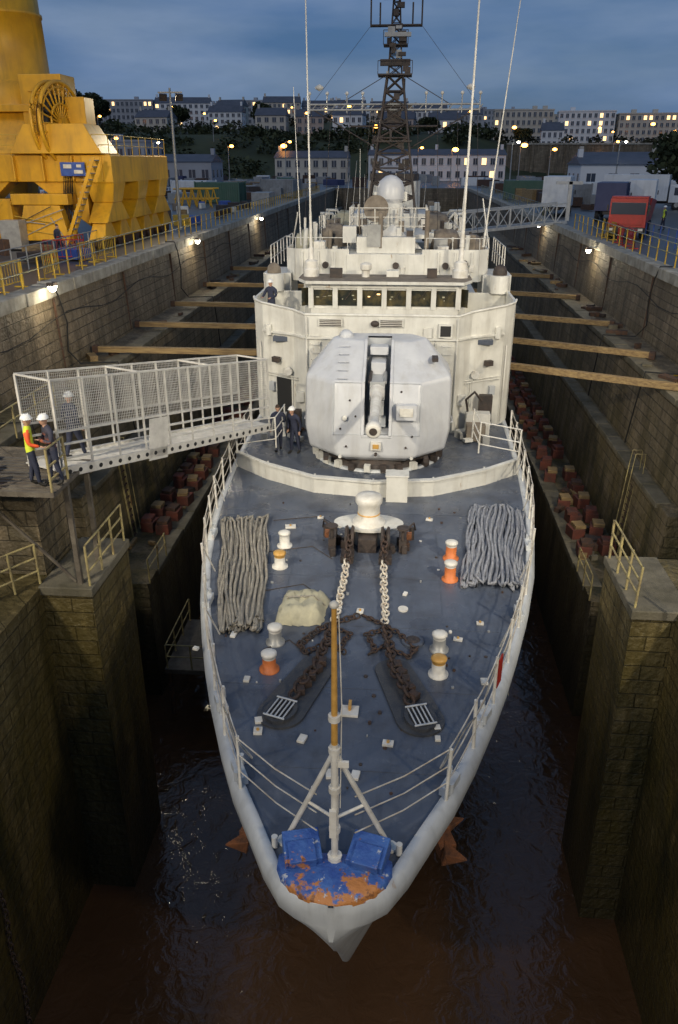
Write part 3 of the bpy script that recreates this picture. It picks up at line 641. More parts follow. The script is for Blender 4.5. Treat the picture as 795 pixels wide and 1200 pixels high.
m.obj(ship)
wa=MB('whip_antenna')
def whip(a,b,r=.035):
    wa.cyl(a,Vector(a).lerp(Vector(b),.12),r*1.8,WHT,r1=r*1.2,n=8);wa.cyl(Vector(a).lerp(Vector(b),.12),b,r,WHT,r1=r*.5,n=6)
whip((CX-3.05,33.3,6.5),(CX-3.15,33.3,17.5),.04);whip((CX+3.05,33.3,6.5),(CX+3.15,33.2,17.5),.055)
whip((CX+4.2,36.5,6.2),(CX+5.0,36.5,15.9));whip((CX-3.9,36.8,6.2),(CX-4.1,36.8,12.5),.025);whip((CX-1.5,41,6.5),(CX-1.5,41,10.2),.02)
whip((CX+3.4,40,6.2),(CX+3.6,40,12),.02)
for i in range(9):
    x_=CX+random.uniform(-3.5,3.5);y_=random.uniform(39,60);whip((x_,y_,6.2),(x_+random.uniform(-.3,.3),y_,random.uniform(8,10)),.018)
wa.sweep([(CX-4.3,37,6.3),(CX-3.8,35,7.6),(CX-3.8,35,7.7)],.03,WHT,5);wa.sweep([(CX+4.3,35,6.3),(CX+4.0,36,8.2)],.03,WHT,5)
wa.obj(ship)
# --- foredeck fittings
c=MB('capstan')
c.lathe((CX,19.6,0),[(.5,0),(.5,.3),(.34,.34),(.34,.5)],SHIP,24)
c.prism([(CX+.96*math.cos(a),19.6+.56*math.sin(a)) for a in [2*math.pi*i/28 for i in range(28)]],.46,.53,SHIP)
c.lathe((CX,19.6,.53),[(.46,0),(.44,.06),(.33,.14),(.30,.3),(.30,.52),(.37,.62),(.37,.74),(.33,.8),(.12,.83)],WHT,28)
c.lathe((CX,19.6,.80),[(.31,0),(.31,.035),(.28,.04)],VARN,28)
c.obj(ship)
c=MB('windlass')
for s in(-1,1):
    c.lathe((CX+s*.48,18.9,.36),[(.32,-.12),(.36,-.06),(.2,0),(.36,.06),(.32,.12)],BLK,18,axis=(1,0,0))
    c.box((CX+s*.95,19.1,.2),(.2,.6,.4),BLK);c.box((CX+s*1.12,19.35,.26),(.14,.16,.2),RUSTO);c.cyl((CX+s*.95,18.8,.4),(CX+s*.95,18.8,.75),.05,BLK)
    c.lathe((CX+s*.95,18.8,.75),[(.17,-.02),(.17,.02)],BLK,14);c.box((CX+s*.5,18.35,.1),(.34,.5,.2),BLK);c.cyl((CX+s*1.2,19.7,0),(CX+s*1.2,19.7,.35),.07,BLK)
    for q in range(4):c.box((CX+s*random.uniform(.6,1.15),random.uniform(18.5,19.3),.12),(.14,.2,.24),random.choice([BLK,BLK,RUST]),rz=random.random())
    c.sweep([(CX+s*.9,19.4,.3),(CX+s*1.25,19.7,.5),(CX+s*1.3,19.9,.2)],.03,BLK,6)
c.box((CX,19.05,.2),(.5,.6,.4),BLK)
c.obj(ship,.02)
def chain(name,pts,mat,pitch=.17,r=.028,w=.065):
    mb=MB(name);P=[Vector(p) for p in pts];seg=[(b-a).length for a,b in zip(P,P[1:])];tot=sum(seg);d_=0;k=0
    while d_<tot:
        q=d_;i=0
        while i<len(seg)-1 and q>seg[i]:q-=seg[i];i+=1
        p=P[i].lerp(P[i+1],min(1,q/seg[i]));t_=(P[i+1]-P[i]).normalized();p=p+Vector((random.uniform(-.015,.015),0,0))
        u=t_.cross(Vector((0,0,1))).normalized();v=u.cross(t_)
        a=u if k%2 else (v*.8+u*.6).normalized()
        lk=[]
        for jn in range(10):
            g_=2*math.pi*jn/10;lk.append(p+t_*(pitch*.68*math.cos(g_))+a*(w*math.sin(g_)*1.25))
        mb.sweep(lk,r,mat,5,True);d_+=pitch;k+=1
    return mb.obj(ship)
CHW=M('chain_white',(.72,.69,.6),.6,(.45,.37,.28),9,rust=.2)
PADM=M('hawse_pad_grey',(.042,.046,.055),.5,(.075,.075,.075),3,bump=.3)
for s in(-1,1):
    chain('anchor_chain',[(CX+s*.46,18.6,.5),(CX+s*.47,18.1,.3),(CX+s*.48,17.8,.2)],CHN,.17,.03,.065)
    chain('anchor_chain',[(CX+s*.48,17.8,.2),(CX+s*.5,17.2,.1),(CX+s*.58,15.1,.06)],CHW)
    chain('anchor_chain',[(CX+s*.60,14.9,.06),(CX+s*.72,14,.1),(CX+s*.8,13.3,.16),(CX+s*1.0,12.7,.2),(CX+s*1.15,12.3,.1)],CHN,.2,.035,.075)
    chain('chain_stopper',[(CX+s*.1,15.45,.05),(CX+s*.45,15.2,.06),(CX+s*.9,14.8,.06),(CX+s*1.25,14.2,.05)],CHN,.13,.024,.05)
    chain('chain_stopper',[(CX+s*.3,14.0,.05),(CX+s*.6,14.3,.06),(CX+s*1.1,13.9,.06),(CX+s*1.3,14.3,.05)],CHN,.12,.022,.045)
    chain('chain_stopper',[(CX+s*.5,14.9,.05),(CX+s*.2,14.7,.06),(CX+s*.35,14.2,.06)],CHN,.12,.022,.045)
    mb=MB('hawse_plate')
    a0=Vector((CX+s*.78,13.5,0));a1=Vector((CX+s*1.32,11.9,0));dr=(a1-a0).normalized();nn=Vector((-dr.y,dr.x,0))
    ol=[]
    for i in range(13):
        g_=math.pi*i/12;ol.append(a1+dr*.46*math.sin(g_)+nn*.46*math.cos(g_))
    for i in range(13):
        g_=math.pi*i/12;ol.append(a0-dr*.3*math.sin(g_)-nn*.38*math.cos(g_))
    mb.prism([(p.x,p.y) for p in ol],.004,.05,PADM)
    hc=a1
    def orie(cc,rx,ry,z0,z1,mat):
        mb.prism([((cc+dr*rx*math.cos(q)+nn*ry*math.sin(q)).x,(cc+dr*rx*math.cos(q)+nn*ry*math.sin(q)).y) for q in [2*math.pi*i/18 for i in range(18)]],z0,z1,mat)
    orie(hc,.38,.3,.05,.12,PADM);orie(hc,.3,.22,.121,.127,DARK)
    for i in range(-2,3):
        p0=hc+nn*(i*.085)-dr*.24;p1=hc+nn*(i*.085)+dr*.28
        mb.beam((p0.x,p0.y,.15),(p1.x,p1.y,.15),.028,.03,SHIP2)
    for q in(-.26,.3):
        p0=hc+dr*q-nn*.22;p1=hc+dr*q+nn*.22;mb.beam((p0.x,p0.y,.17),(p1.x,p1.y,.17),.035,.03,SHIP2)
    for i in range(5):
        p=a0+dr*(i*.26);mb.box((p.x+nn.x*.1,p.y,.12),(.16,.2,.14),CHN,rz=random.random())
    mb.obj(ship,.01)
def bitt(x,y,top,low,h_=.42,r=.14):
    mb=MB('bollard');mb.lathe((x,y,0),[(r*1.5,0),(r*1.5,.04),(r,.06),(r,h_-.12)],low,18)
    mb.lathe((x,y,h_-.12),[(r,0),(r,.05),(r*1.18,.07),(r*1.18,.12),(r*.8,.15),(.03,.16)],top,18);mb.obj(ship)
for x,y,a,b_ in [(-3.0,19.0,WHT,WHT),(-2.95,17.8,VARN,WHT),(1.5,18.6,WHT,ORG),(1.42,17.45,WHT,ORG),(-2.53,14.3,WHT,STEEL),(-2.5,13.3,WHT,ORG),(1.03,14.3,WHT,STEEL),(.98,13.4,VARN,WHT)]:
    bitt(x,y,a,b_,.5 if x>0 and y>17 else .42)
f=MB('deck_fitting')
for x,y,a,b_ in [(-3.5,14.5,.12,.2),(-2.44,11.65,.14,.16),(-2.4,11.35,.16,.18),(-1.56,11.2,.14,.2),(0,11.2,.2,.14),(-.75,12.05,.34,.3),(-.54,10.35,.14,.2),(-.98,10.35,.14,.2),(1.46,14.7,.2,.1),(.9,11.7,.12,.14),(-.75,15.7,.16,.2),(-1.3,15.8,.2,.16),(.9,11.4,.1,.12),(-4.2,13.9,.12,.1),(2.0,15.4,.16,.1),(-3.0,20.2,.3,.2),(1.9,13.2,.14,.18),(-2.9,12.9,.12,.16),(.3,16.6,.1,.14),(-2.2,20.9,.18,.12),(1.0,21,.2,.12)]:
    f.box((x,y,.03),(a,b_,.055),WHT,rz=random.uniform(-.3,.3))
    if a>.15:f.cyl((x,y,.055),(x,y,.09),.03,VARN,n=8)
f.box((-.75,12.15,.1),(.06,.2,.1),VARN)
f.lathe((.47,14.55,0),[(.25,.0),(.25,.05),(.22,.07)],DECK,24);f.lathe((.47,14.55,.07),[(.16,0),(.1,.02)],BLK,16)
f.lathe((.25,15.9,0),[(.12,.0),(.12,.04)],WHT,16)
for i in range(60):
    y=random.uniform(9.6,22);x=random.uniform(-1,1)*(hw(y)-.5);f.cyl((CX+x,y,0.0),(CX+x,y,random.uniform(.01,.05)),random.uniform(.015,.045),random.choice([BLK,RUST,WHT,STEEL]),n=8)
for s in(-1,1):
    for y in(10.2,12.0,15.8,19.4):
        x=CX+s*(hw(y)-.2);f.box((x,y,.1),(.18,.5,.16),SHIP2,rz=s*-.45 if y<13 else 0)
        f.cyl((x,y-.2,.1),(x,y-.2,.3),.05,SHIP2);f.cyl((x,y+.2,.1),(x,y+.2,.3),.05,SHIP2)
f.obj(ship,.006)
ds=MB('deck_seams')
for y in (10.5,12.8,15.1,17.4,21.4):ds.box((CX,y,.003),(2*hw(y)-.7,.022,.010),DECK)
for x in(-1.9,1.9):ds.box((CX+x,17.6,.003),(.02,8,.009),DECK)
for y in(14,16.5,18.6,20.6):ds.sweep([(CX-hw(y)*.6,y,.02),(CX-1.5,y+.4,.02),(CX-.9,y-.3,.02)],.012,BLK,5)
ds.obj(ship)
tp=MB('tarpaulin_bundle')
vs=[];nn_=13
for i in range(nn_):
    for k in range(nn_):
        u=i/(nn_-1);v=k/(nn_-1);e=min(u,1-u,v,1-v)*7;hgt=.40*min(1,e)**.5+random.uniform(-.06,.06)*(e>0)
        vs.append((lerp(-2.62,-1.55,u)+.08*(v-.5)+random.uniform(-.04,.04),lerp(15.0,16.1,v)+.12*(u-.5)+random.uniform(-.04,.04),.01+max(0,hgt)))
tp.add(vs,[(i*nn_+k,(i+1)*nn_+k,(i+1)*nn_+k+1,i*nn_+k+1) for i in range(nn_-1) for k in range(nn_-1)],TARP,True)
tp.sweep([(-2.6,15.5,.2),(-2.4,15.5,.46),(-1.8,15.6,.46),(-1.55,15.6,.2)],.02,ROPE,5)
tp.obj()
def ropepile(c00,c01,c10,c11,mat,n,seed):
    random.seed(seed);mb=MB('flaked_mooring_rope')
    for layer in range(3):
        pts=[];w1=random.uniform(0,6)
        nl=n if layer<2 else n//2
        for i in range(nl):
            u=(i+.33*layer)/nl;u=.12+.76*u if layer==2 else u
            drift=random.uniform(-.05,.05)
            for k in range(17):
                v=k/16 if i%2==0 else 1-k/16
                near=Vector(c00).lerp(Vector(c01),u);far=Vector(c10).lerp(Vector(c11),u)
                p=near.lerp(far,.02+v*.96);j_=random.uniform(-.02,.02)+.06*math.sin(v*8+i*.5+layer*2+w1)+drift*math.sin(v*3.1)
                ext=0
                if k in(0,16):ext=random.uniform(-.3,.25)*(1 if v>.5 else -1)
                pts.append((p[0]+j_,p[1]+ext,.045+.06*layer+random.uniform(0,.02)))
        sm=[]
        for a,b in zip(pts,pts[1:]):
            sm.append(a);sm.append(tuple(lerp(q,w2,.5) for q,w2 in zip(a,b)))
        mb.sweep(sm,.038,mat,6)
    mb.obj()
ropepile((-3.8,14.5),(-2.85,14.7),(-5.05,20.5),(-3.7,20.7),ROPE,16,3)
ropepile((1.7,17.1),(3.2,17.0),(2.3,22.0),(3.85,21.8),ROPE2,19,5)

# ------------------------------------------------------------ gangway to the ship
gw=MB('boarding_gangway')
A0=Vector((-8.35,17.7,2.5));A1=Vector((-4.45,25.6,1.25));dr=(A1-A0);Ln=dr.length;dn=dr.normalized();sd=Vector((-dn.y,dn.x,0)).normalized()
for o,ht in((Vector((0,0,0)),2.35),(sd*1.25,2.35)):
    N_=9
    gw.beam(A0+o,A1+o,.10,.26,GALV)
    for f_ in (.35,.72,1.05,2.35):gw.beam(A0+o+up*f_,A1+o+up*f_,.05,.05,GALV)
    for i in range(N_+1):
        p=A0.lerp(A1,i/N_)+o;gw.beam(p,p+up*ht,.052,.052,GALV)
    for i in range(N_):
        p=A0.lerp(A1,i/N_)+o;q=A0.lerp(A1,(i+1)/N_)+o
        nb=16
        for k in range(1,nb):
            a=p.lerp(q,k/nb);gw.beam(a+up*1.05,a+up*2.35,.010,.010,GALV)
        for k in range(1,18):gw.beam(p+up*(1.05+k*.0722),q+up*(1.05+k*.0722),.009,.009,GALV)
for i in range(31):
    p=A0.lerp(A1,i/30);gw.beam(p+up*.05,p+sd*1.25+up*.05,.22,.03,GALV)
for i in range(0,10,3):
    p=A0.lerp(A1,i/9)+up*2.35;gw.beam(p,p+sd*1.25,.045,.045,GALV)
pn=A0.lerp(A1,3.1/9)-sd*.04;gw.beam(pn+up*.4,pn+dn*.75+up*.4,.02,1.2,GALV)
for i in range(26):
    p=A0.lerp(A1,(i+.5)/26)-sd*.055;gw.cyl(p,p-sd*.01,.06,DARK,n=10)
gw.obj()
PLATE=M('weathered_platform_plate',(.15,.13,.10),.7,(.08,.065,.05),3,bump=.3)
lp=MB('landing_platform')
lp.bb(-11.2,-8.1,16.5,18.9,2.32,2.42,PLATE);
for x in(-11,-8.3):
    for y in(17.45,18.75):lp.bb(x,x+.12,y,y+.12,-.6,2.32,PLATE)
for i in range(12):lp.bb(-11.19,-8.11,16.51+i*.2,16.56+i*.2,2.421,2.44,PLATE)
for i in range(1,10):lp.bb(-11.4-i*.24,-11.15-i*.24,17,18.2,2.4+i*.24-.04,2.4+i*.24,PLATE)
for x,y,z_ in((-9.9,16.9,2.44),(-10.4,17.6,2.44),(-10.8,18.3,2.44)):lp.box((x,y,z_+.2),(.4,.3,.4),random.choice([RUST,ORG,BLK]),rz=random.random())
lp.beam((-8.35,17.5,-.5),(-10.9,17.5,2.3),.06,.06,PLATE)
lp.bb(-11.5,-9.35,17.9,20,-.58,2.31,STONE)
lp.obj()
railing('landing_guardrail',[(-8.15,16.55,2.42),(-8.15,17.5,2.42)],1.1,(1,.6,.3),.03,.035,CRM,1)
railing('landing_guardrail',[(-11.2,16.55,2.42),(-9.6,16.55,2.42)],1.1,(1,.6,.3),.03,.035,CRM,1)
railing('pier_guardrail',[(-7.95,17.4,-.56),(-7.95,20.1,-.56)],1.15,(1,.66,.33),.03,.035,CRM,.9)
railing('pier_guardrail',[(-9.3,17.4,-.56),(-10.1,16.2,-.56),(-10.8,15.0,-.56)],1.15,(1,.66,.33),.03,.035,CRM,.7)
railing('pier_guardrail',[(6.05,17.4,-.56),(6.05,20.1,-.56)],1.15,(1,.66,.33),.03,.035,CRM,.9)
railing('pier_guardrail',[(6.95,16.8,-.56),(7.5,15.4,-.56)],1.15,(1,.66,.33),.03,.035,CRM,.7)
railing('pier_guardrail',[(-9.85,27.1,-6),(-9.85,29.5,-6)],1.1,(1,.6),.03,.035,CRM,1.2)
railing('pier_guardrail',[(7.65,27.1,-6),(7.65,29.5,-6)],1.1,(1,.6),.03,.035,CRM,1.2)
railing('pier_guardrail',[(-12.6,20.5,1.26),(-12.6,27,1.26)],1.1,(1,.6),.03,.035,CRM,1.5)
def ladder(x,y,z0,z1,s):
    mb=MB('dock_ladder')
    for dy in(-.25,.25):
        mb.beam((x,y+dy,z0),(x+s*.3,y+dy,z1),.05,.07,CRM);mb.sweep([(x-s*.2,y+dy,z0+.2),(x+s*.05,y+dy,z1+.3),(x+s*.1,y+dy,z1+.9),(x+s*.5,y+dy,z1+.9),(x+s*.5,y+dy,z1)],.022,CRM,6)
    n=int((z1-z0)/.3)
    for i in range(n):
        f_=i/n;mb.beam((lerp(x,x+s*.3,f_),y-.25,lerp(z0,z1,f_)),(lerp(x,x+s*.3,f_),y+.25,lerp(z0,z1,f_)),.1,.03,RUST)
    mb.obj()
ladder(9.75,31.6,-6,-2.3,1);ladder(-11.9,31.5,-6,-2.3,-1)
lw=MB('floating_work_raft');lw.bb(-9.1,-6.9,25.6,29.4,-9.3,-9.1,PLATE)
for x in(-9,-7.1):
    for y in(25.9,28.9):lw.cyl((x,y,-12.4),(x,y,-9.3),.1,RUST)
lw.obj()
railing('raft_guardrail',[(-9.0,29.3,-9.1),(-9.0,25.7,-9.1),(-7.0,25.7,-9.1)],1.1,(1,.5),.03,.035,CRM,1.2)
hp=MB('dock_wall_hose')
for s,y0 in((-1,24),(-1,33),(1,33),(1,41),(-1,52)):
    x=DC+s*13.66;pts=[(x+s*.6,y0,QZ+.15),(x,y0,QZ+.15),(x-s*.12,y0+.2,QZ-.5),(x-s*.1,y0+.7,3.2),(x-s*.1,y0+.4,2),(x-s*.5,y0+.6,1.4),(x-s*2.0,y0+1.2,1.35),(x-s*2.1,y0+1.3,.5),(x-s*2.1,y0+2.2,-2.2)]
    hp.sweep(pts,.035,RUBB,6)
for s in(-1,1):
    hp.sweep([(DC+s*13.55,y,3.4+.25*math.sin(y*.6)) for y in range(22,120,2)],.02,RUBB,5)
for s in(-1,1):
    for y in range(24,120,9):hp.cyl((DC+s*13.64,y,1.3),(DC+s*13.72,y,4.3),.06,RUST)
hp.obj()
db=MB('ledge_debris')
for i in range(160):
    s=random.choice([-1,1]);lv=random.choice([(12.0,13.4,1.22),(9.2,10.6,-5.98),(9.2,10.6,-5.98)])
    x=DC+s*random.uniform(lv[0],lv[1]);y=random.uniform(28,90);db.box((x,y,lv[2]+.1),(random.uniform(.1,.5),random.uniform(.1,1.2),random.uniform(.08,.3)),random.choice([RUST,WOOD,BLK,CONCD,RUST]),rz=random.random()*3)
db.obj()
# ------------------------------------------------------------ quay railings
QR=M('quay_rail_paint',(.35,.32,.12),.6,(.12,.16,.24),1.5,rust=.2)
railing('quay_guardrail',[(DC-14.3,22,QZ+.1),(DC-14.3,150,QZ+.1)],1.1,(1,.55),.03,.04,QR,1.6,post=YEL)
railing('quay_guardrail',[(DC+14.3,22,QZ+.1),(DC+14.3,66,QZ+.1)],1.1,(1,.55),.03,.04,QR,1.6,post=YEL)
railing('quay_guardrail',[(DC+14.3,76,QZ+.1),(DC+14.3,150,QZ+.1)],1.1,(1,.55),.03,.04,QR,1.8)
railing('quay_guardrail',[(DC-17.3,24,QZ),(DC-17.3,60,QZ)],1.1,(1,.55),.03,.04,STEEL,1.6)
railing('quay_guardrail',[(DC+17.5,40,QZ),(DC+17.5,66,QZ)],1.1,(1,.55),.03,.04,STEEL,1.6,post=BLUE)
def barrier(x,y,mat,rz=0,z=QZ,w_=2.0):
    mb=MB('crowd_barrier');R_=Matrix.Rotation(rz,3,'Z')
    P_=lambda a,b:Vector((x,y,z))+R_@Vector((a,0,b))
    mb.sweep([P_(-w_/2,.02),P_(-w_/2,1.1),P_(w_/2,1.1),P_(w_/2,.02)],.035,mat,6);mb.sweep([P_(-w_/2,.25),P_(w_/2,.25)],.025,mat,6)
    for i in range(1,9):mb.cyl(P_(-w_/2+w_*i/9,.25),P_(-w_/2+w_*i/9,1.1),.015,mat,n=5)
    for sx in(-1,1):mb.box(P_(sx*w_*.4,.03),(.06,.6,.05),mat,rz=rz)
    mb.obj()
for y in (27,29.5,32,36,41,43.5):barrier(-16.3+random.uniform(-.3,.3),y,YEL,math.pi/2+random.uniform(-.3,.3))
barrier(-17.9,42,RED,.3);barrier(-18.5,44.5,RED,1.2)
for y in(30,32.5,35,52,54.5,58,61):barrier(14.1+random.uniform(-.2,.4),y,YEL if y<50 or y>57 else RED,math.pi/2+random.uniform(-.2,.2))
barrier(12.0,31.8,YEL,1.3,1.22,1.2);barrier(12.0,33.6,YEL,1.5,1.22,1.2)
qs=MB('quay_stores')
for i in range(70):
    s=random.choice([-1,1]);x=random.uniform(15.5,24)*s+DC*.5+(-1 if s<0 else 0);y=random.uniform(38,100)
    if s<0 and 47<y<64:continue
    if s>0 and 56<y<92:continue
    qs.box((x,y,QZ+.35),(random.uniform(.3,1.6),random.uniform(.3,1.6),random.uniform(.3,1.1)),random.choice([RUST,WOOD,STEEL,BLUE,YEL,BLK,TARPB,WHT]),rz=random.random()*3)
qs.obj(bevel=.02)
# ------------------------------------------------------------ crane
cr=empty('dock_crane')
k=MB('crane_portal')
def tape(mb,c,b,t_,h_,mat):
    x,y,z=c;a=[(x-b[0]/2,y-b[1]/2,z),(x+b[0]/2,y-b[1]/2,z),(x+b[0]/2,y+b[1]/2,z),(x-b[0]/2,y+b[1]/2,z)]
    q=[(x-t_[0]/2,y-t_[1]/2,z+h_),(x+t_[0]/2,y-t_[1]/2,z+h_),(x+t_[0]/2,y+t_[1]/2,z+h_),(x-t_[0]/2,y+t_[1]/2,z+h_)]
    mb.add(a+q,[(0,3,2,1),(4,5,6,7),(0,1,5,4),(1,2,6,5),(2,3,7,6),(3,0,4,7)],mat)
def bogie(cx_,cy):
    for dy in(-1.4,1.4):
        tape(k,(cx_,cy+dy,QZ+.55),(1.0,2.3,1),(.8,.9,1),1.0,YEL2)
        for e_ in(-.65,.65):k.lathe((cx_,cy+dy+e_,QZ+.38),[(.36,-.3),(.42,-.26),(.36,-.2),(.36,.2),(.42,.26),(.36,.3)],RUST,14,axis=(1,0,0))
    tape(k,(cx_,cy,QZ+1.5),(1.2,4.2,1),(1.2,1.6,1),1.1,YEL2)
    tape(k,(cx_,cy,QZ+2.6),(1.3,1.7,1),(1.76,2.2,1),1.12,YEL2)
for cx_ in(-18.3,-28):
    for cy in(50.5,60):bogie(cx_,cy)
    k.bb(cx_-.9,cx_+.9,49.3,61.2,QZ+3.7,QZ+5.2,YEL2)
bogie(-18.3,55.3)
for cy in(50.5,60):k.bb(-28.8,-17.5,cy-.95,cy+.95,QZ+3.74,QZ+5.26,YEL2)
for a,b_ in((-19.25,-22.5),(-27.05,-24)):
    k.add([(a,49.72,QZ+1.2),(a,51.2,QZ+1.2),(b_,51.2,QZ+3.73),(b_,49.72,QZ+3.73),(a,49.72,QZ+3.73),(a,51.2,QZ+3.73)],[(0,1,2,3),(0,3,4),(1,5,2),(0,4,5,1)],YEL2)
tape(k,(-21.6,48.9,QZ+.5),(3.2,1.6,1),(2.2,1.2,1),1.98,YEL2);k.bb(-23.4,-19.9,48.25,49.6,QZ+2.5,QZ+3.1,YEL2);k.bb(-25.9,-23.6,48.6,50,QZ+.3,QZ+2.8,YEL2)
tape(k,(-20.6,50.5,QZ+5.28),(5.6,3,1),(3.6,2.6,1),1.6,YEL2)
tape(k,(-25,55,QZ+5.28),(8,9,1),(5.6,6.4,1),2.3,YEL2)
k.bb(-27,-21.4,51.05,58,QZ+7.6,QZ+8.0,YEL2)
k.bb(-23.2,-20.6,51.2,53.4,QZ+6.8,QZ+9.6,YEL2);k.bb(-22.6,-19.4,51.4,53,QZ+6.0,QZ+8.4,YEL2)
for x in(-27,-25.2,-23.4,-21.6,-19.8,-18):k.bb(x-.05,x+.05,49.22,49.56,QZ+3.8,QZ+5.18,YEL2)
for z_ in(7.1,7.9,8.7):k.bb(-22.7,-20.65,51.13,51.25,QZ+z_-.04,QZ+z_+.04,YEL2)
k.obj(cr,.05)
k=MB('crane_column')
k.lathe((-25.3,55,QZ+8),[(2.9,0),(2.9,1.2),(2.35,1.5),(2.25,5),(2.32,5.02),(2.32,5.2),(2.2,5.22),(2.0,14),(1.8,22)],YEL2,36);k.obj(cr)
k=MB('crane_details')
n_=8
for a,b_ in (((-28.6,49.4),(-17.5,49.4)),((-17.5,49.4),(-17.5,61))):
    for i in range(n_+1):
        p=Vector((lerp(a[0],b_[0],i/n_),lerp(a[1],b_[1],i/n_),QZ+5.2));k.cyl(p,p+up*1.1,.03,YEL,n=5)
    for hh in(.55,1.1):k.cyl((a[0],a[1],QZ+5.2+hh),(b_[0],b_[1],QZ+5.2+hh),.025,YEL,n=5)
for i in range(14):k.box((-20.0+i*.16,48.0,QZ+.5+i*.34),(.3,.8,.05),STEEL)
k.beam((-20.1,47.6,QZ+.3),(-17.8,47.6,QZ+5.1),.05,.2,YEL2);k.beam((-20.1,48.4,QZ+.3),(-17.8,48.4,QZ+5.1),.05,.2,YEL2)
k.box((-19.7,49.1,QZ+4.45),(1.5,.06,.75),BLUE);k.box((-20.0,49.05,QZ+4.6),(.5,.04,.22),WHT);k.box((-19.35,49.05,QZ+4.3),(.55,.04,.2),WHT);k.box((-19.3,49.05,QZ+4.62),(.3,.04,.16),WHT)
k.box((-23.2,47.6,QZ+.9),(1.2,1.0,1.6),STEEL)
for i in range(12):k.cyl((-26+random.random()*7,48.1,QZ+random.uniform(.5,3)),(-26+random.random()*7,48.1,QZ+random.uniform(.5,3)),.03,random.choice([BLK,STEEL,YEL]),n=5)
for i in range(6):k.sweep([(-20.6+i*.12,50,QZ+5),(-20.4+i*.1,49.0,QZ+3),(-20.6+i*.1,48.9,QZ+.3)],.04,RUBB,5)
k.obj(cr,.02)
k=MB('cable_reel')
ax=Vector((.99,-.20,0)).normalized();cc=Vector((-20.9,50.8,QZ+6.9));R_=ax.to_track_quat('Z','X').to_matrix()
ring=lambda r,off:[cc+ax*off+R_@Vector((r*math.cos(a),r*math.sin(a),0)) for a in [2*math.pi*i/40 for i in range(40)]]
for off in(-.28,.28):
    k.sweep(ring(2.25,off),.12,YEL2,6,True);k.sweep(ring(1.95,off),.05,YEL2,6,True);k.sweep(ring(1.1,off),.07,YEL2,6,True)
    for i in range(24):
        a=2*math.pi*i/24;k.cyl(cc+ax*off*.8,cc+ax*off+R_@Vector((2.25*math.cos(a),2.25*math.sin(a),0)),.06,YEL2,n=5)
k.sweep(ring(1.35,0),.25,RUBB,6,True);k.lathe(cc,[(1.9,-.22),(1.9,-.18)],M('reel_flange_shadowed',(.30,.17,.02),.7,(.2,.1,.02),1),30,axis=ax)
k.cyl(cc-ax*.8,cc+ax*.45,.35,YEL2,n=16);k.obj(cr)

# ------------------------------------------------------------ people
SKIN=M('skin',(.50,.30,.21),.6,(.44,.25,.17),8)
HV=M('hi_vis_orange',(.85,.12,.03),.7);HVY=M('hi_vis_yellow',(.65,.75,.05),.7);BOOT=M('boot_leather',(.02,.018,.015),.6);REFL=M('reflective_tape',(.7,.7,.7),.3)
HELM=M('helmet_white',(.8,.8,.78),.3);HAIR=M('hair_brown',(.05,.03,.02),.8)
def skinmesh(name,verts,edges,rad,sub=1):
    me=bpy.data.meshes.new(name+'_cage');me.from_pydata(verts,edges,[]);ob=bpy.data.objects.new(name+'_cage',me);SC.collection.objects.link(ob)
    ob.modifiers.new('skin','SKIN')
    sv=me.skin_vertices[0].data
    for i,r in enumerate(rad):sv[i].radius=r if isinstance(r,tuple) else (r,r);sv[i].use_root=(i==0)
    sm=ob.modifiers.new('sub','SUBSURF');sm.levels=sub;sm.render_levels=sub
    dg=bpy.context.evaluated_depsgraph_get();dg.update();nm=bpy.data.meshes.new_from_object(ob.evaluated_get(dg));nm.name=name
    bpy.data.objects.remove(ob)
    for p in nm.polygons:p.use_smooth=True
    return nm
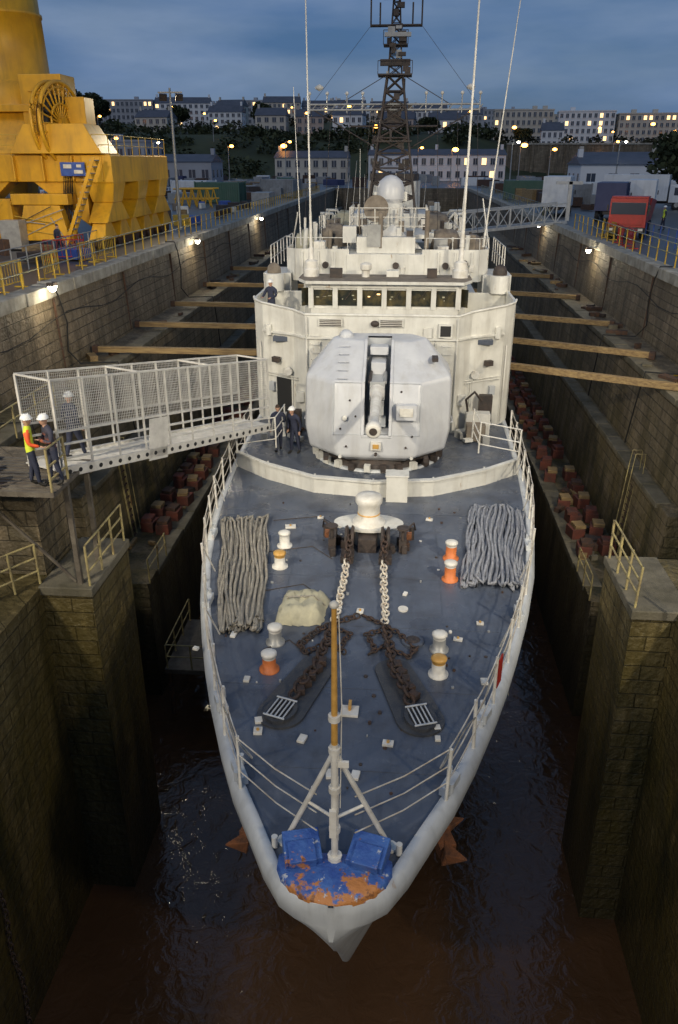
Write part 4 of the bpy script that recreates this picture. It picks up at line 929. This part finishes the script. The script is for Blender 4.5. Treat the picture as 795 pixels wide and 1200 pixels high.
def person(name,loc,yaw,jacket,trouser,vest=None,helmet=True,arms='down',lean=0.0,step=.1):
    root=empty(name);root.location=loc;root.rotation_euler=(0,0,yaw)
    def L_(p,z0=.95):
        return (p[0],p[1]+max(0,p[2]-z0)*math.sin(lean),p[2]-max(0,p[2]-z0)*(1-math.cos(lean)))
    V=[(0,0,.96),(0,0,1.12),(0,0,1.32),(0,-.01,1.44),(0,.0,1.53)]
    r=[(.15,.12),(.145,.11),(.17,.12),(.12,.09),(.055,.055)]
    E=[(0,1),(1,2),(2,3),(3,4)];hands=[]
    for s in(-1,1):
        if arms=='down':el=(s*.27,-.04,1.12);wr=(s*.27,.07,.88)
        elif arms=='rail':el=(s*.28,.10,1.16);wr=(s*.2,.36,1.12)
        elif arms=='fold':el=(s*.27,.06,1.14);wr=(s*.04,.24,1.18)
        else:
            el=(s*.27,.02,1.13);wr=(s*.24,.24,1.05) if s>0 else (s*.28,.03,.9)
        i=len(V);V+=[(s*.17,0,1.41),(s*.215,-.01,1.36),el,wr];r+=[.085,.075,.055,.042];E+=[(3,i),(i,i+1),(i+1,i+2),(i+2,i+3)]
        hands.append((s,el,wr))
        i=len(V);st=step*s;V+=[(s*.09,0,.88),(s*.105,st*.5+.03,.50),(s*.11,st,.12),(s*.12,st+.03,.06),(s*.13,st+.17,.04)];r+=[(.105,.11),.075,.052,.05,(.045,.035)]
        E+=[(0,i),(i,i+1),(i+1,i+2),(i+2,i+3),(i+3,i+4)]
    V=[L_(p) for p in V]
    me=skinmesh('body',V,E,r)
    for m_ in(jacket,trouser,BOOT,vest or jacket,REFL):me.materials.append(m_)
    for p in me.polygons:
        c_=p.center
        if c_.z<.13:p.material_index=2
        elif c_.z<.93 and abs(c_.x)<.205:p.material_index=1
        elif vest and abs(c_.x)<.2 and c_.z>.93:p.material_index=4 if abs(c_.z-1.13)<.03 else 3
        else:p.material_index=0
    ob=bpy.data.objects.new('body',me);SC.collection.objects.link(ob);ob.parent=root
    hd=MB('head');hc=Vector(L_((0,.02,1.64)))
    hd.sph(hc,(.076,.094,.118),SKIN,16,12);hd.sph(hc+Vector((0,.012,-.06)),(.055,.07,.06),SKIN,12,8)
    hd.cyl(hc+Vector((0,-.02,-.17)),hc+Vector((0,-.01,-.05)),.052,SKIN)
    hd.add([hc+Vector(q) for q in((0,.088,.02),(-.014,.088,-.025),(.014,.088,-.025),(0,.115,-.022))],[(0,1,3),(0,3,2),(1,2,3)],SKIN)
    for s in(-1,1):
        hd.sph(hc+Vector((s*.03,.082,.012)),(.012,.008,.008),DARK,8,6);hd.sph(hc+Vector((s*.077,-.005,-.005)),(.012,.022,.032),SKIN,8,6)
    hd.box(hc+Vector((0,.083,-.052)),(.04,.008,.008),RED);hd.sph(hc+Vector((0,-.018,.02)),(.081,.09,.108),HAIR,14,8,zmin=.05)
    hd.obj(root)
    if helmet:
        hm=MB('safety_helmet');hm.sph(hc+Vector((0,-.005,.045)),(.118,.135,.115),HELM,18,8,zmin=0);hm.lathe(hc+Vector((0,.012,.04)),[(.135,0),(.138,.006),(.11,.014)],HELM,18);hm.box(hc+Vector((0,-.01,.155)),(.03,.16,.02),HELM);hm.obj(root)
    for s,el,wr in hands:
        el=Vector(L_(el));wr=Vector(L_(wr));d_=(wr-el).normalized();side_=Vector((s,0,0)) if abs(d_.x)<.8 else Vector((0,1,0));nrm=d_.cross(side_).normalized();wv=nrm.cross(d_).normalized()
        V2=[wr,wr+d_*.05,wr+d_*.085];R2=[.028,(.036,.022),(.036,.02)];E2=[(0,1),(1,2)]
        for q,(o_,ln) in enumerate(((-.03,.06),(-.01,.07),(.01,.066),(.029,.05))):
            i=len(V2);b0=wr+d_*.088+wv*o_;V2+=[b0,b0+d_*ln*.5-nrm*.006,b0+d_*ln*.85-nrm*.024];R2+=[.0095,.009,.007];E2+=[(2,i),(i,i+1),(i+1,i+2)]
        i=len(V2);b0=wr+d_*.035-wv*.04;V2+=[b0,b0+d_*.03-wv*.018,b0+d_*.055-wv*.014];R2+=[.012,.010,.008];E2+=[(1,i),(i,i+1),(i+1,i+2)]
        hm_=skinmesh('hand',[tuple(v) for v in V2],E2,R2);hm_.materials.append(SKIN);ho=bpy.data.objects.new('hand',hm_);SC.collection.objects.link(ho);ho.parent=root
    return root
JKO=M('navy_jacket_orange_yoke',(.04,.04,.06),.8,(.3,.08,.03),3,.5,.6)
person('dock_worker',(-8.72,16.95,2.44),-1.2,HV,NAVY,HVY,arms='one')
person('dock_worker',(-8.25,17.1,2.44),2.3,JKO,NAVY,None,arms='fold',lean=.12)
person('sailor',(-4.3,26.6,0.0),.4,NAVY,NAVY,None,False,arms='one',step=.15)
person('sailor',(-3.68,26.5,0.0),2.6,NAVY,NAVY,None,True,arms='down',lean=.2)
person('sailor',(-5.35,32.4,3.5),2.8,NAVY,NAVY,None,True,arms='rail')
person('dock_worker',(-18.9,43.8,QZ),-.6,NAVY,NAVY,None,False,step=.25)
person('dock_worker',(19.9,66,QZ),1.6,NAVY,NAVY,HVY,True)
gp=A0.lerp(A1,.12)+sd*.7+up*.08
person('dock_worker',tuple(gp),-.5,NAVY,NAVY,None,True,step=.2)
# ------------------------------------------------------------ after footbridge
fb=MB('quay_footbridge')
a0=Vector((1.2,64.5,4.3));a1=Vector((13.8,72.5,4.95));dd=(a1-a0).normalized();sd2=Vector((-dd.y,dd.x,0)).normalized()
for o in(Vector((0,0,0)),sd2*1.4):
    fb.beam(a0+o,a1+o,.12,.22,GALV);fb.beam(a0+o+up*1.5,a1+o+up*1.5,.08,.12,GALV)
    for i in range(13):
        p=a0.lerp(a1,i/12)+o;fb.beam(p,p+up*1.5,.07,.07,GALV)
        if i<12:q=a0.lerp(a1,(i+1)/12)+o;fb.beam(p if i%2 else p+up*1.5,q+up*1.5 if i%2 else q,.06,.06,GALV)
for i in range(30):
    p=a0.lerp(a1,i/29)+up*.08;fb.beam(p,p+sd2*1.4,.35,.04,STEEL)
fb.beam(a1+up*.1,a1+up*3.2,.2,.3,GALV);fb.beam(a1+up*3.1+Vector((-1.2,0,0)),a1+up*3.1+Vector((1.0,0,0)),.2,.25,GALV)
fb.obj()
# ------------------------------------------------------------ vehicles / quay things
def wheel(mb,x,y,z,r,w_,axis=(1,0,0)):
    mb.lathe((x,y,z),[(r*.9,-w_/2),(r,-w_/2*.7),(r,w_/2*.7),(r*.9,w_/2)],RUBB,18,axis=axis);mb.lathe((x,y,z),[(r*.5,-w_/2-.02),(r*.55,w_/2+.02)],STEEL,12,axis=axis)
def lorry(x,y,cab,body,rz,name,L_=6.5,H=2.8,tipper=False):
    mb=MB(name)
    mb.bb(-1.2,1.2,-L_/2,-L_/2+1.8,.75,2.6,cab);mb.bb(-1.1,1.1,-L_/2-.03,-L_/2-.003,1.6,2.35,WIN);mb.bb(-1.22,-1.203,-L_/2+.3,-L_/2+1.3,1.5,2.3,WIN);mb.bb(1.203,1.22,-L_/2+.3,-L_/2+1.3,1.5,2.3,WIN)
    mb.bb(-1.17,1.17,-L_/2-.12,-L_/2+.02,.45,.8,BLK);mb.bb(-1.0,1.0,-L_/2-.05,-L_/2-.003,.95,1.45,cab)
    for s in(-1,1):mb.box((s*.95,-L_/2-.14,.65),(.3,.04,.16),WHT);mb.box((s*1.35,-L_/2+.1,2.0),(.1,.15,.4),BLK)
    mb.bb(-.5,.5,-L_/2+1,L_/2-.01,.6,.85,BLK)
    if tipper:
        v=[(-1.1,-L_/2+2,1),(1.1,-L_/2+2,1),(1.1,L_/2,1),(-1.1,L_/2,1),(-1.3,-L_/2+1.8,H),(1.3,-L_/2+1.8,H),(1.3,L_/2+.3,H-.3),(-1.3,L_/2+.3,H-.3)]
        mb.add(v,[(0,3,2,1),(0,1,5,4),(1,2,6,5),(2,3,7,6),(3,0,4,7),(4,5,6,7)],body);mb.bb(-1.18,1.18,-L_/2+.3,-L_/2+1.9,H+.01,H+.12,body)
    else:
        mb.bb(-1.25,1.25,-L_/2+2,L_/2,.9,H+.6,body)
        for i in range(8):
            for s in(-1,1):mb.box((s*1.26,-L_/2+2.3+i*(L_-2.6)/8,(H+1.5)/2),(.03,.06,H-.4),body)
    for s in(-1,1):
        for yy in(-L_/2+.9,L_/2-1.7,L_/2-.7):wheel(mb,s*1.02,yy,.5,.5,.32)
    o=mb.obj(bevel=.03);o.location=(x,y,QZ);o.rotation_euler=(0,0,rz);return o
WB=M('white_box_body',(.70,.72,.74),.5,(.58,.6,.62),1,dirt=.3,dc=(.3,.3,.28))
DB=M('dark_blue_body',(.03,.04,.11),.5,(.05,.06,.14),1)
lorry(15.3,86,WB,WB,math.pi-.25,'box_truck',8,3.0);lorry(19.0,79,DB,DB,math.pi-.3,'box_truck',7.5,2.6);lorry(16.0,60.5,RED,RED,-.35,'tipper_truck',6,2.6,True)
lorry(23.5,86,WB,WB,math.pi-.3,'box_truck',7.5,2.7);lorry(27,98,WB,WB,1.2,'box_truck',9,3)
def container(x,y,mat,rz=0,z=QZ,L_=6):
    mb=MB('shipping_container');mb.bb(-1.15,1.15,-L_/2+.05,L_/2-.05,.1,2.5,mat)
    for s in(-1,1):
        for i in range(int(L_/.3)):mb.box((s*1.17,-L_/2+.3+i*.3,1.3),(.06,.13,2.2),mat)
        for e in(-1,1):mb.bb(s*1.2-.08,s*1.2+.08,e*L_/2-.08,e*L_/2+.08,0,2.6,mat)
    for i in range(7):mb.box((-1+i*.33,-L_/2+.03,1.3),(.12,.06,2.2),mat)
    o=mb.obj();o.location=(x,y,z);o.rotation_euler=(0,0,rz)
CG=M('container_green',(.05,.12,.08),.6,(.08,.14,.1),1);CB=M('container_grey',(.3,.31,.32),.6,(.2,.2,.2),1)
for x,y,m_,r_ in [(-30,84,CG,1.3),(-36,76,CB,.2),(-24,108,CG,1.4),(-38,100,RED,.5),(-30,118,WB,1.2),(20,104,CB,.2),(25,112,WB,1.4),(33,92,CG,.1),(-19,128,CB,1.1),(-46,95,WB,.7),(17,122,CG,1.4),(38,120,WB,1.2),(-20,140,CG,.2),(-42,140,CB,1.3)]:container(x,y,m_,r_)
def car(x,y,mat,rz):
    mb=MB('parked_car');W=.85
    prof=[(-2.1,.35),(-2.1,.75),(-1.9,.85),(-1.05,.95),(-.45,1.38),(.9,1.42),(1.6,1.0),(2.05,.92),(2.1,.4)]
    n=len(prof);vs=[(-W,a,b) for a,b in prof]+[(W,a,b) for a,b in prof]
    for i in(4,5):
        vs[i]=(-W*.8,*prof[i]);vs[n+i]=(W*.8,*prof[i])
    mb.add(vs,[(i,(i+1)%n,n+(i+1)%n,n+i) for i in range(n)]+[tuple(range(n)),tuple(range(n,2*n))],mat)
    for s in(-1,1):
        mb.add([(s*W+s*.01,-.9,.98),(s*(W*.82)+s*.015,-.42,1.33),(s*(W*.82)+s*.015,.85,1.36),(s*W+s*.01,1.35,1.02)],[(0,1,2,3)],WIN)
        for yy in(-1.3,1.3):wheel(mb,s*.78,yy,.32,.32,.2)
        mb.box((s*.6,-2.11,.65),(.3,.03,.12),WHT);mb.box((s*.65,2.11,.75),(.25,.03,.12),RED)
    mb.add([(-.7,-1.0,.99),(.7,-1.0,.99),(.62,-.5,1.36),(-.62,-.5,1.36)],[(0,1,2,3)],WIN);mb.add([(-.62,.98,1.4),(.62,.98,1.4),(.7,1.5,1.07),(-.7,1.5,1.07)],[(0,1,2,3)],WIN)
    o=mb.obj(bevel=.03);o.location=(x,y,QZ);o.rotation_euler=(0,0,rz)
cm=[M('car_paint_%s'%a,b,.25) for a,b in(('white',(.7,.7,.7)),('silver',(.4,.41,.43)),('black',(.03,.03,.035)),('blue',(.05,.1,.25)),('red',(.35,.03,.03)))]
for i in range(20):car(-30-(i%10)*3.2+random.uniform(-.3,.3),125+(i//10)*14+random.uniform(-.5,.5),random.choice(cm),random.choice((0,math.pi))+.1)
for i in range(9):car(24+(i%5)*3.3,132+(i//5)*12,random.choice(cm),.05)
yr=MB('yellow_pipe_rack')
for y in(96.5,99.5):
    for i in range(5):
        x=-27+i*.9;yr.cyl((x,y,QZ),(x+.45,y,QZ+2),.07,YEL2,n=6);yr.cyl((x+.9,y,QZ),(x+.45,y,QZ+2),.07,YEL2,n=6)
    yr.cyl((-27,y,QZ+2),(-22.3,y,QZ+2),.09,YEL2,n=6);yr.cyl((-27,y,QZ+.9),(-22.3,y,QZ+.9),.07,YEL2,n=6)
yr.obj()
st=MB('keel_block_stack')
for i in range(70):
    x=random.uniform(-44,-18);y=random.uniform(100,170);st.box((x,y,QZ+.6),(random.uniform(1,4),random.uniform(1,3),random.uniform(.6,1.9)),random.choice([RUST,BLK,WOOD,STEEL,CB]),rz=random.random()*3)
for i in range(40):
    x=random.uniform(16,44);y=random.uniform(100,170);st.box((x,y,QZ+.6),(random.uniform(1,4),random.uniform(1,3),random.uniform(.6,1.9)),random.choice([RUST,BLK,WOOD,STEEL,CB]),rz=random.random()*3)
for i in range(50):
    x=random.uniform(-60,60);y=random.uniform(178,232);st.box((x,y,QZ+.8),(random.uniform(1,6),random.uniform(1,3),random.uniform(.8,2.6)),random.choice([RUST,BLK,WB,STEEL,CB,DB]),rz=random.random()*3)
st.obj()
# ------------------------------------------------------------ lamps
def wall_lamp(x,y,z,power,s):
    mb=MB('dock_flood_lamp');mb.box((x+s*.3,y,z+.15),(.6,.08,.08),STEEL);mb.box((x,y,z+.08),(.3,.4,.14),BLK);mb.box((x,y,z-.03),(.24,.34,.06),LAMPW);mb.sph((x,y,z-.1),(.14,.16,.13),LAMPW,10,6);mb.obj()
    l=bpy.data.lights.new('dock_flood_lamp_light','POINT');l.energy=power;l.color=(1,.86,.6);l.shadow_soft_size=.15
    o=bpy.data.objects.new('dock_flood_lamp_light',l);o.location=(x-s*.45,y,z-.4);SC.collection.objects.link(o)
wall_lamp(-14.25,31.8,5.0,110,-1);wall_lamp(-14.25,56,4.7,150,-1);wall_lamp(-14.25,82,4.6,180,-1);wall_lamp(12.05,54.8,4.4,130,1);wall_lamp(12.05,76,4.5,120,1)
def flood(pos,tgt,power,size,ang=70,colr=(1,.9,.72)):
    pos=Vector(pos);tgt=Vector(tgt)
    mb=MB('floodlight_mast')
    mb.cyl((pos.x,pos.y-.3,QZ),(pos.x,pos.y-.3,pos.z+.6),.14,STEEL,r1=.08);mb.box((pos.x,pos.y-.3,pos.z+.3),(1.8,.1,.1),STEEL)
    q=(tgt-pos).to_track_quat('-Z','Y').to_matrix()
    for dx in(-.6,.6):mb.box(Vector((pos.x+dx,pos.y-.1,pos.z)),(.55,.45,.2),BLK,R=q)
    mb.obj()
    l=bpy.data.lights.new('floodlight','SPOT');l.energy=power;l.color=colr;l.spot_size=math.radians(ang);l.spot_blend=.7;l.shadow_soft_size=size
    o=bpy.data.objects.new('floodlight',l);o.location=pos+(tgt-pos).normalized()*.5;o.rotation_euler=(tgt-pos).to_track_quat('-Z','Y').to_euler();SC.collection.objects.link(o)
WARM=(1,.84,.58)
flood((-16.5,2,17),(-.7,29,2.5),17000,.5,54);flood((14.5,0,17),(-.7,29,2.5),21000,.5,54)
flood((-16.5,-7,15),(4,16,-4),6500,.6,80,WARM);flood((14.5,-7,15),(-6,16,-4),7500,.6,80,WARM)
flood((15,26,13),(0,45,0),3800,.5,120,WARM);flood((-17.5,64,14),(-3,42,2),2600,.5,120,WARM)
flood((-17,12,14),(-13,36,2),3800,.5,70,WARM);flood((-19,36,13),(-23,54,10),2600,.4,90,(1,.78,.45))
def street_lamp(x,y,z,h_,r=.45,mat=LAMPO):
    mb=MB('street_lamp');mb.cyl((x,y,z),(x,y,z+h_),.14,STEEL,r1=.08,n=6);mb.beam((x,y,z+h_),(x+.9,y,z+h_+.15),.1,.1,STEEL);mb.sph((x+1,y,z+h_),(r,r,r*.6),mat,8,6);mb.obj()
# ------------------------------------------------------------ terrain, town
GRASS=M('hill_grass',(.05,.06,.025),.95,(.02,.028,.012),.05,bump=.3,bs=1)
FOL=M('foliage_dark',(.035,.05,.02),.9,(.06,.07,.03),.4);FOLB=M('foliage_brown',(.06,.05,.03),.9,(.04,.045,.02),.4);BARK=M('bark',(.06,.045,.03),.9)
def ss(a,b,x):
    t_=max(0,min(1,(x-a)/(b-a)));return t_*t_*(3-2*t_)
def hz(x,y):
    left=4.6+ss(262,312,y)*14+ss(315,420,y)*7.5
    right=4.6+ss(300,306,y)*9.8+ss(420,700,y)*4
    f_=ss(20,40,x);n_=1.2*math.sin(x*.05)*math.sin(y*.04+1)+.6*math.sin(x*.13+y*.09)
    return lerp(left,right,f_)+n_*ss(262,300,y)*(1-f_*.8)
tr=MB('hill_terrain');xs=[-600+i*12 for i in range(101)];yv=[255+i*7 for i in range(30)]+[470+i*60 for i in range(20)]
tr.add([(x,y,hz(x,y)) for y in yv for x in xs],[(j_*101+i,j_*101+i+1,(j_+1)*101+i+1,(j_+1)*101+i) for j_ in range(len(yv)-1) for i in range(100)],GRASS,True);tr.obj(fix=False)
PAL=[M('render_white',(.72,.72,.72),.85,(.60,.60,.61),.1),M('render_cream',(.54,.50,.43),.85,(.44,.40,.34),.1),M('render_grey',(.36,.37,.40),.85,(.29,.29,.31),.1),M('render_pink',(.46,.38,.34),.85,(.38,.32,.28),.1)]
SLATE=M('slate_roof',(.06,.065,.08),.6,(.09,.09,.11),.5);
def building(name,x0,x1,y0,z0,h_,dep,st_,bays,wall,roof='flat',lit=.04,rz=0,rh=None):
    par=empty(name);cx_=(x0+x1)/2;par.location=(cx_,y0,z0);par.rotation_euler=(0,0,rz)
    w2=(x1-x0)/2;b=MB('walls');b.bb(-w2,w2,0,dep,-6,h_,wall)
    b.obj(par)
    b=MB('roof')
    if roof=='flat':
        b.bb(-w2-.2,w2+.2,-.2,dep+.2,h_+.003,h_+.5,wall)
        for i in range(max(1,int(w2/6))):b.box((random.uniform(-w2,w2)*.8,dep/2,h_+1.2),(2,2,1.6),wall)
    else:
        rh=rh or min(dep,8)*.38
        b.add([(-w2-.3,-.3,h_+.01),(w2+.3,-.3,h_+.01),(w2+.3,dep+.3,h_+.01),(-w2-.3,dep+.3,h_+.01),(-w2,dep/2,h_+rh),(w2,dep/2,h_+rh)],[(0,1,5,4),(2,3,4,5),(1,2,5),(3,0,4),(0,3,2,1)],SLATE)
        nc=max(2,int(w2/5))
        for i in range(nc):b.box((-w2+.8+i*(2*w2-1.6)/max(1,nc-1),dep/2,h_+rh+.3),(.8,1.2,1.8),wall)
    b.obj(par)
    wn=MB('windows');fr=MB('window_frames');bw_=2*w2/bays;sh=h_/st_
    for i in range(bays):
        for k_ in range(st_):
            xx=-w2+bw_*(i+.5);zz=sh*(k_+.5);ww=min(1.5,bw_*.5);hh=min(1.7,sh*.55)
            wn.box((xx,-.02,zz),(ww,.06,hh),LITW if random.random()<lit else WIN);fr.box((xx,-.08,zz-hh/2-.08),(ww+.3,.2,.1),wall);fr.box((xx,-.06,zz),(.07,.05,hh),PAL[0])
    for k_ in range(st_):
        for j_ in range(max(1,int(dep/4))):
            for s in(-1,1):wn.box((s*(w2+.01),2+j_*4,sh*(k_+.5)),(.06,1.2,min(1.6,sh*.5)),WIN)
    fr.box((0,-.05,.05),(2*w2,.12,.3),wall);wn.obj(par);fr.obj(par)
building('long_white_building',-11,28,246,QZ,6.8,10,2,16,PAL[0],'gable',.08,rh=1.6)
building('grey_warehouse',-80,-66,214,QZ,9.6,16,2,5,PAL[2],'flat',.0)
building('white_house',-88,-73,380,22.5,7.4,9,3,6,PAL[0],'gable',.05)
for x0,x1,y,z_,hh,st_,bay,p,rf in [(-160,-128,430,26,12,4,14,2,'flat'),(-128,-100,436,26,11,4,10,0,'gable'),(-98,-84,440,26,10,3,6,1,'gable'),(-70,-52,420,25.5,10.5,4,8,1,'gable'),(-52,-36,426,25.5,9,3,6,2,'gable'),(-35,-20,415,25,9,3,6,0,'gable'),(-200,-165,440,26,13,5,14,0,'flat'),(-245,-205,450,26,12,5,14,1,'flat'),
  (37,62,380,14.5,15.5,5,11,1,'flat'),(63,86,372,14.5,14.5,5,10,0,'flat'),(87,112,368,14.3,13.5,5,11,1,'flat'),(114,140,362,14,13,4,11,0,'flat'),(142,170,360,14,13,5,11,2,'flat'),
  (-18,0,410,22,11,4,7,1,'gable'),(2,18,420,20,12,4,7,0,'gable'),(19,36,430,19,12,4,8,2,'gable'),(50,58,330,14.6,6,2,4,0,'gable'),(-60,-48,340,20.5,6,2,4,1,'gable'),(-45,-34,350,20.5,6,2,4,3,'gable'),(-30,-18,345,19.8,7,2,5,0,'gable'),(-112,-98,350,20.5,6,2,5,1,'gable'),(-10,2,330,18.6,6,2,4,3,'gable'),(8,20,335,18,6.5,2,5,0,'gable'),(30,75,560,19,21,7,18,2,'flat'),(85,130,580,19,19,6,18,1,'flat'),(-150,-90,600,27,20,6,20,2,'flat'),(-60,0,620,27,18,6,20,0,'flat'),(-90,-66,470,26,14,5,9,2,'flat'),(-50,-25,480,26,14,5,9,1,'flat')]:
    building('apartment_building' if st_>3 else 'town_house',x0,x1,y,z_,hh,11,st_,bay,PAL[p],rf,random.choice([.03,.07,.12]),rz=random.uniform(-.12,.12))
building('quayside_shed',30,52,150,QZ,4.5,12,1,6,PAL[0],'gable',.0,rh=1.3);building('quayside_shed',40,75,200,QZ,5.5,12,2,10,PAL[1],'gable',.12,rh=1.6);building('quayside_shed',-62,-44,190,QZ,5,12,1,6,PAL[2],'gable',.0,rh=1.6);building('quayside_shed',-36,-16,232,QZ,6,10,2,8,PAL[1],'gable',.08,rh=1.8);building('quayside_shed',-125,-90,240,QZ,7,14,2,10,PAL[2],'flat',.03)
rw=MB('retaining_wall');rw.bb(34,175,298.5,300,QZ-1,15.2,STONE)
for i in range(24):rw.box((37+i*5.8,298.4,10),(.9,.5,10.3),STONE)
rw.bb(34,175,298.2,300.2,15.2,15.7,CONC);rw.obj()
def foliage(name,blobs,dens,mat,leaf,trunk=None):
    vs=[];fs=[];mb=MB(name)
    for c_,r_ in blobs:
        n_=int(dens*r_[0]*r_[1])
        for i in range(n_):
            while True:
                v=Vector((random.uniform(-1,1),random.uniform(-1,1),random.uniform(-1,1)))
                if .25<v.length<1:break
            p=Vector((c_[0]+v.x*r_[0],c_[1]+v.y*r_[1],c_[2]+v.z*r_[2]));s_=leaf*random.uniform(.5,1.4)
            a=Vector((random.gauss(0,1),random.gauss(0,1),random.gauss(0,1))).normalized();b_=a.cross(Vector((random.random(),random.random(),1))).normalized();o=len(vs)
            vs+=[p+a*s_,p+b_*s_*.7,p-a*s_*.9,p-b_*s_*.8];fs.append((o,o+1,o+2,o+3))
    mb.add(vs,fs,mat)
    if trunk:
        (x,y,z0,z1,r0)=trunk;mb.cyl((x,y,z0),(x+.3,y,z1),r0,BARK,r1=r0*.45,n=8)
        for c_,r_ in blobs:mb.cyl((x+.15,y,lerp(z0,z1,.55)),c_,r0*.4,BARK,r1=r0*.12,n=5)
    mb.obj(fix=False)
bl=[]
for i in range(150):
    x=random.uniform(-190,34);y=random.uniform(266,330);bl.append(((x,y,hz(x,y)+1),(random.uniform(3,7),random.uniform(3,5),random.uniform(1.5,3.5))))
foliage('hillside_bushes',bl,6,FOL,.7)
bl=[]
for i in range(120):
    x=random.uniform(-200,170);y=random.uniform(345,415) if x<30 else random.uniform(304,355);bl.append(((x,y,hz(x,y)+1.6),(random.uniform(2,4),random.uniform(2,4),random.uniform(1.5,3.2))))
foliage('distant_tree_mass',bl,8,FOLB,.6)
def tree(x,y,z,h_,r_,mat=FOL):
    b=[((x+random.uniform(-.5,.5)*r_,y+random.uniform(-.5,.5)*r_,z+h_*random.uniform(.45,.85)),(r_*random.uniform(.45,.7),r_*random.uniform(.45,.7),h_*random.uniform(.14,.24))) for _ in range(11)]
    foliage('tree',b,130/r_**.5,mat,.035*h_+.05,(x,y,z,z+h_*.75,h_*.03))
tree(31,100,QZ,8,3.6);tree(36,108,QZ,8,4);tree(-150,380,24,16,8);tree(-140,384,24,14,7);tree(-62,372,23,10,5);tree(-100,376,23,9,5);tree(8,322,17.5,8,4);tree(120,340,14,9,5);tree(45,345,14,8,4)
for x,y,z,h_ in [(-50,238,QZ,9),(-35,236,QZ,9),(-68,300,15,8),(-28,400,25,8),(-27,190,QZ,9),(3,236,QZ,8.5),(30,232,QZ,9),(22,330,18,9),(56,240,QZ,10),(68,320,14,7),(12,234,QZ,8),(92,340,14,9),(74,236,QZ,9),(-88,240,QZ,9),(-105,238,QZ,8),(40,340,14,8),(110,330,14,8),(-12,300,15,6),(46,160,QZ,8),(-56,160,QZ,9),
   (-80,335,20,7),(-40,335,20,7),(-110,400,25,8),(-55,405,25,8),(-8,395,23,8),(60,365,14,7),(82,360,14,7),(105,355,14,7),(130,345,14,7),(38,232,QZ,8),(64,296,QZ,6),(96,296,QZ,6),(-120,330,19,7),(84,190,QZ,9)]:street_lamp(x,y,z,h_,(random.choice([.45,.6,.85]) if y>200 else .38))
for x,y,z in [(-45,150,QZ),(-70,170,QZ),(36,150,QZ),(18,150,QZ)]:street_lamp(x,y,z,8,.25,LAMPW)

# ------------------------------------------------------------ sky, sun
wd=bpy.data.worlds.new('World');SC.world=wd;wd.use_nodes=True;nt=wd.node_tree;L=nt.links.new;bg=nt.nodes['Background']
sky=_n(nt,'ShaderNodeTexSky');sky.sky_type='NISHITA';sky.sun_disc=False;sky.sun_elevation=math.radians(4);sky.sun_rotation=math.radians(205);sky.altitude=0;sky.air_density=1.2;sky.dust_density=.6;sky.ozone_density=4
tc=_n(nt,'ShaderNodeTexCoord');mp=_n(nt,'ShaderNodeMapping');mp.inputs['Scale'].default_value=(1.2,1.2,5);L(tc.outputs['Generated'],mp.inputs[0])
nz=_n(nt,'ShaderNodeTexNoise');nz.inputs['Scale'].default_value=1.8;nz.inputs['Detail'].default_value=7;nz.inputs['Roughness'].default_value=.55;L(mp.outputs[0],nz.inputs['Vector'])
mr=_n(nt,'ShaderNodeMapRange');mr.inputs[1].default_value=.35;mr.inputs[2].default_value=.65;mr.inputs[3].default_value=.65;mr.inputs[4].default_value=.97;L(nz.outputs[0],mr.inputs[0])
r2=_n(nt,'ShaderNodeValToRGB');r2.color_ramp.elements[0].color=(.95,1.95,4.0,1);r2.color_ramp.elements[1].color=(2.4,3.4,5.3,1);r2.color_ramp.elements[0].position=.35;r2.color_ramp.elements[1].position=.68
nz2=_n(nt,'ShaderNodeTexNoise');nz2.inputs['Scale'].default_value=3.2;nz2.inputs['Detail'].default_value=6;L(mp.outputs[0],nz2.inputs['Vector']);L(nz2.outputs[0],r2.inputs[0])
mx=_n(nt,'ShaderNodeMix',data_type='RGBA');L(mr.outputs[0],mx.inputs[0]);L(sky.outputs[0],mx.inputs[6]);L(r2.outputs[0],mx.inputs[7]);L(mx.outputs[2],bg.inputs['Color']);bg.inputs['Strength'].default_value=.082
sl=bpy.data.lights.new('sun','SUN');sl.energy=.5;sl.angle=math.radians(20);sl.color=(1,.93,.82);so=bpy.data.objects.new('sun',sl);so.rotation_euler=(math.radians(52),0,math.radians(-25));SC.collection.objects.link(so)
# ------------------------------------------------------------ camera
cd=bpy.data.cameras.new('camera');cam=bpy.data.objects.new('camera',cd);SC.collection.objects.link(cam);SC.camera=cam
cd.sensor_fit='VERTICAL';cd.sensor_height=23.6;cd.lens=18.0;cd.clip_start=.1;cd.clip_end=5000
cam.location=(0,0,9.6);cam.rotation_euler=(math.radians(90-24.1),0,math.radians(4.53))
SC.view_settings.view_transform='Standard';SC.view_settings.look='None';SC.view_settings.exposure=0
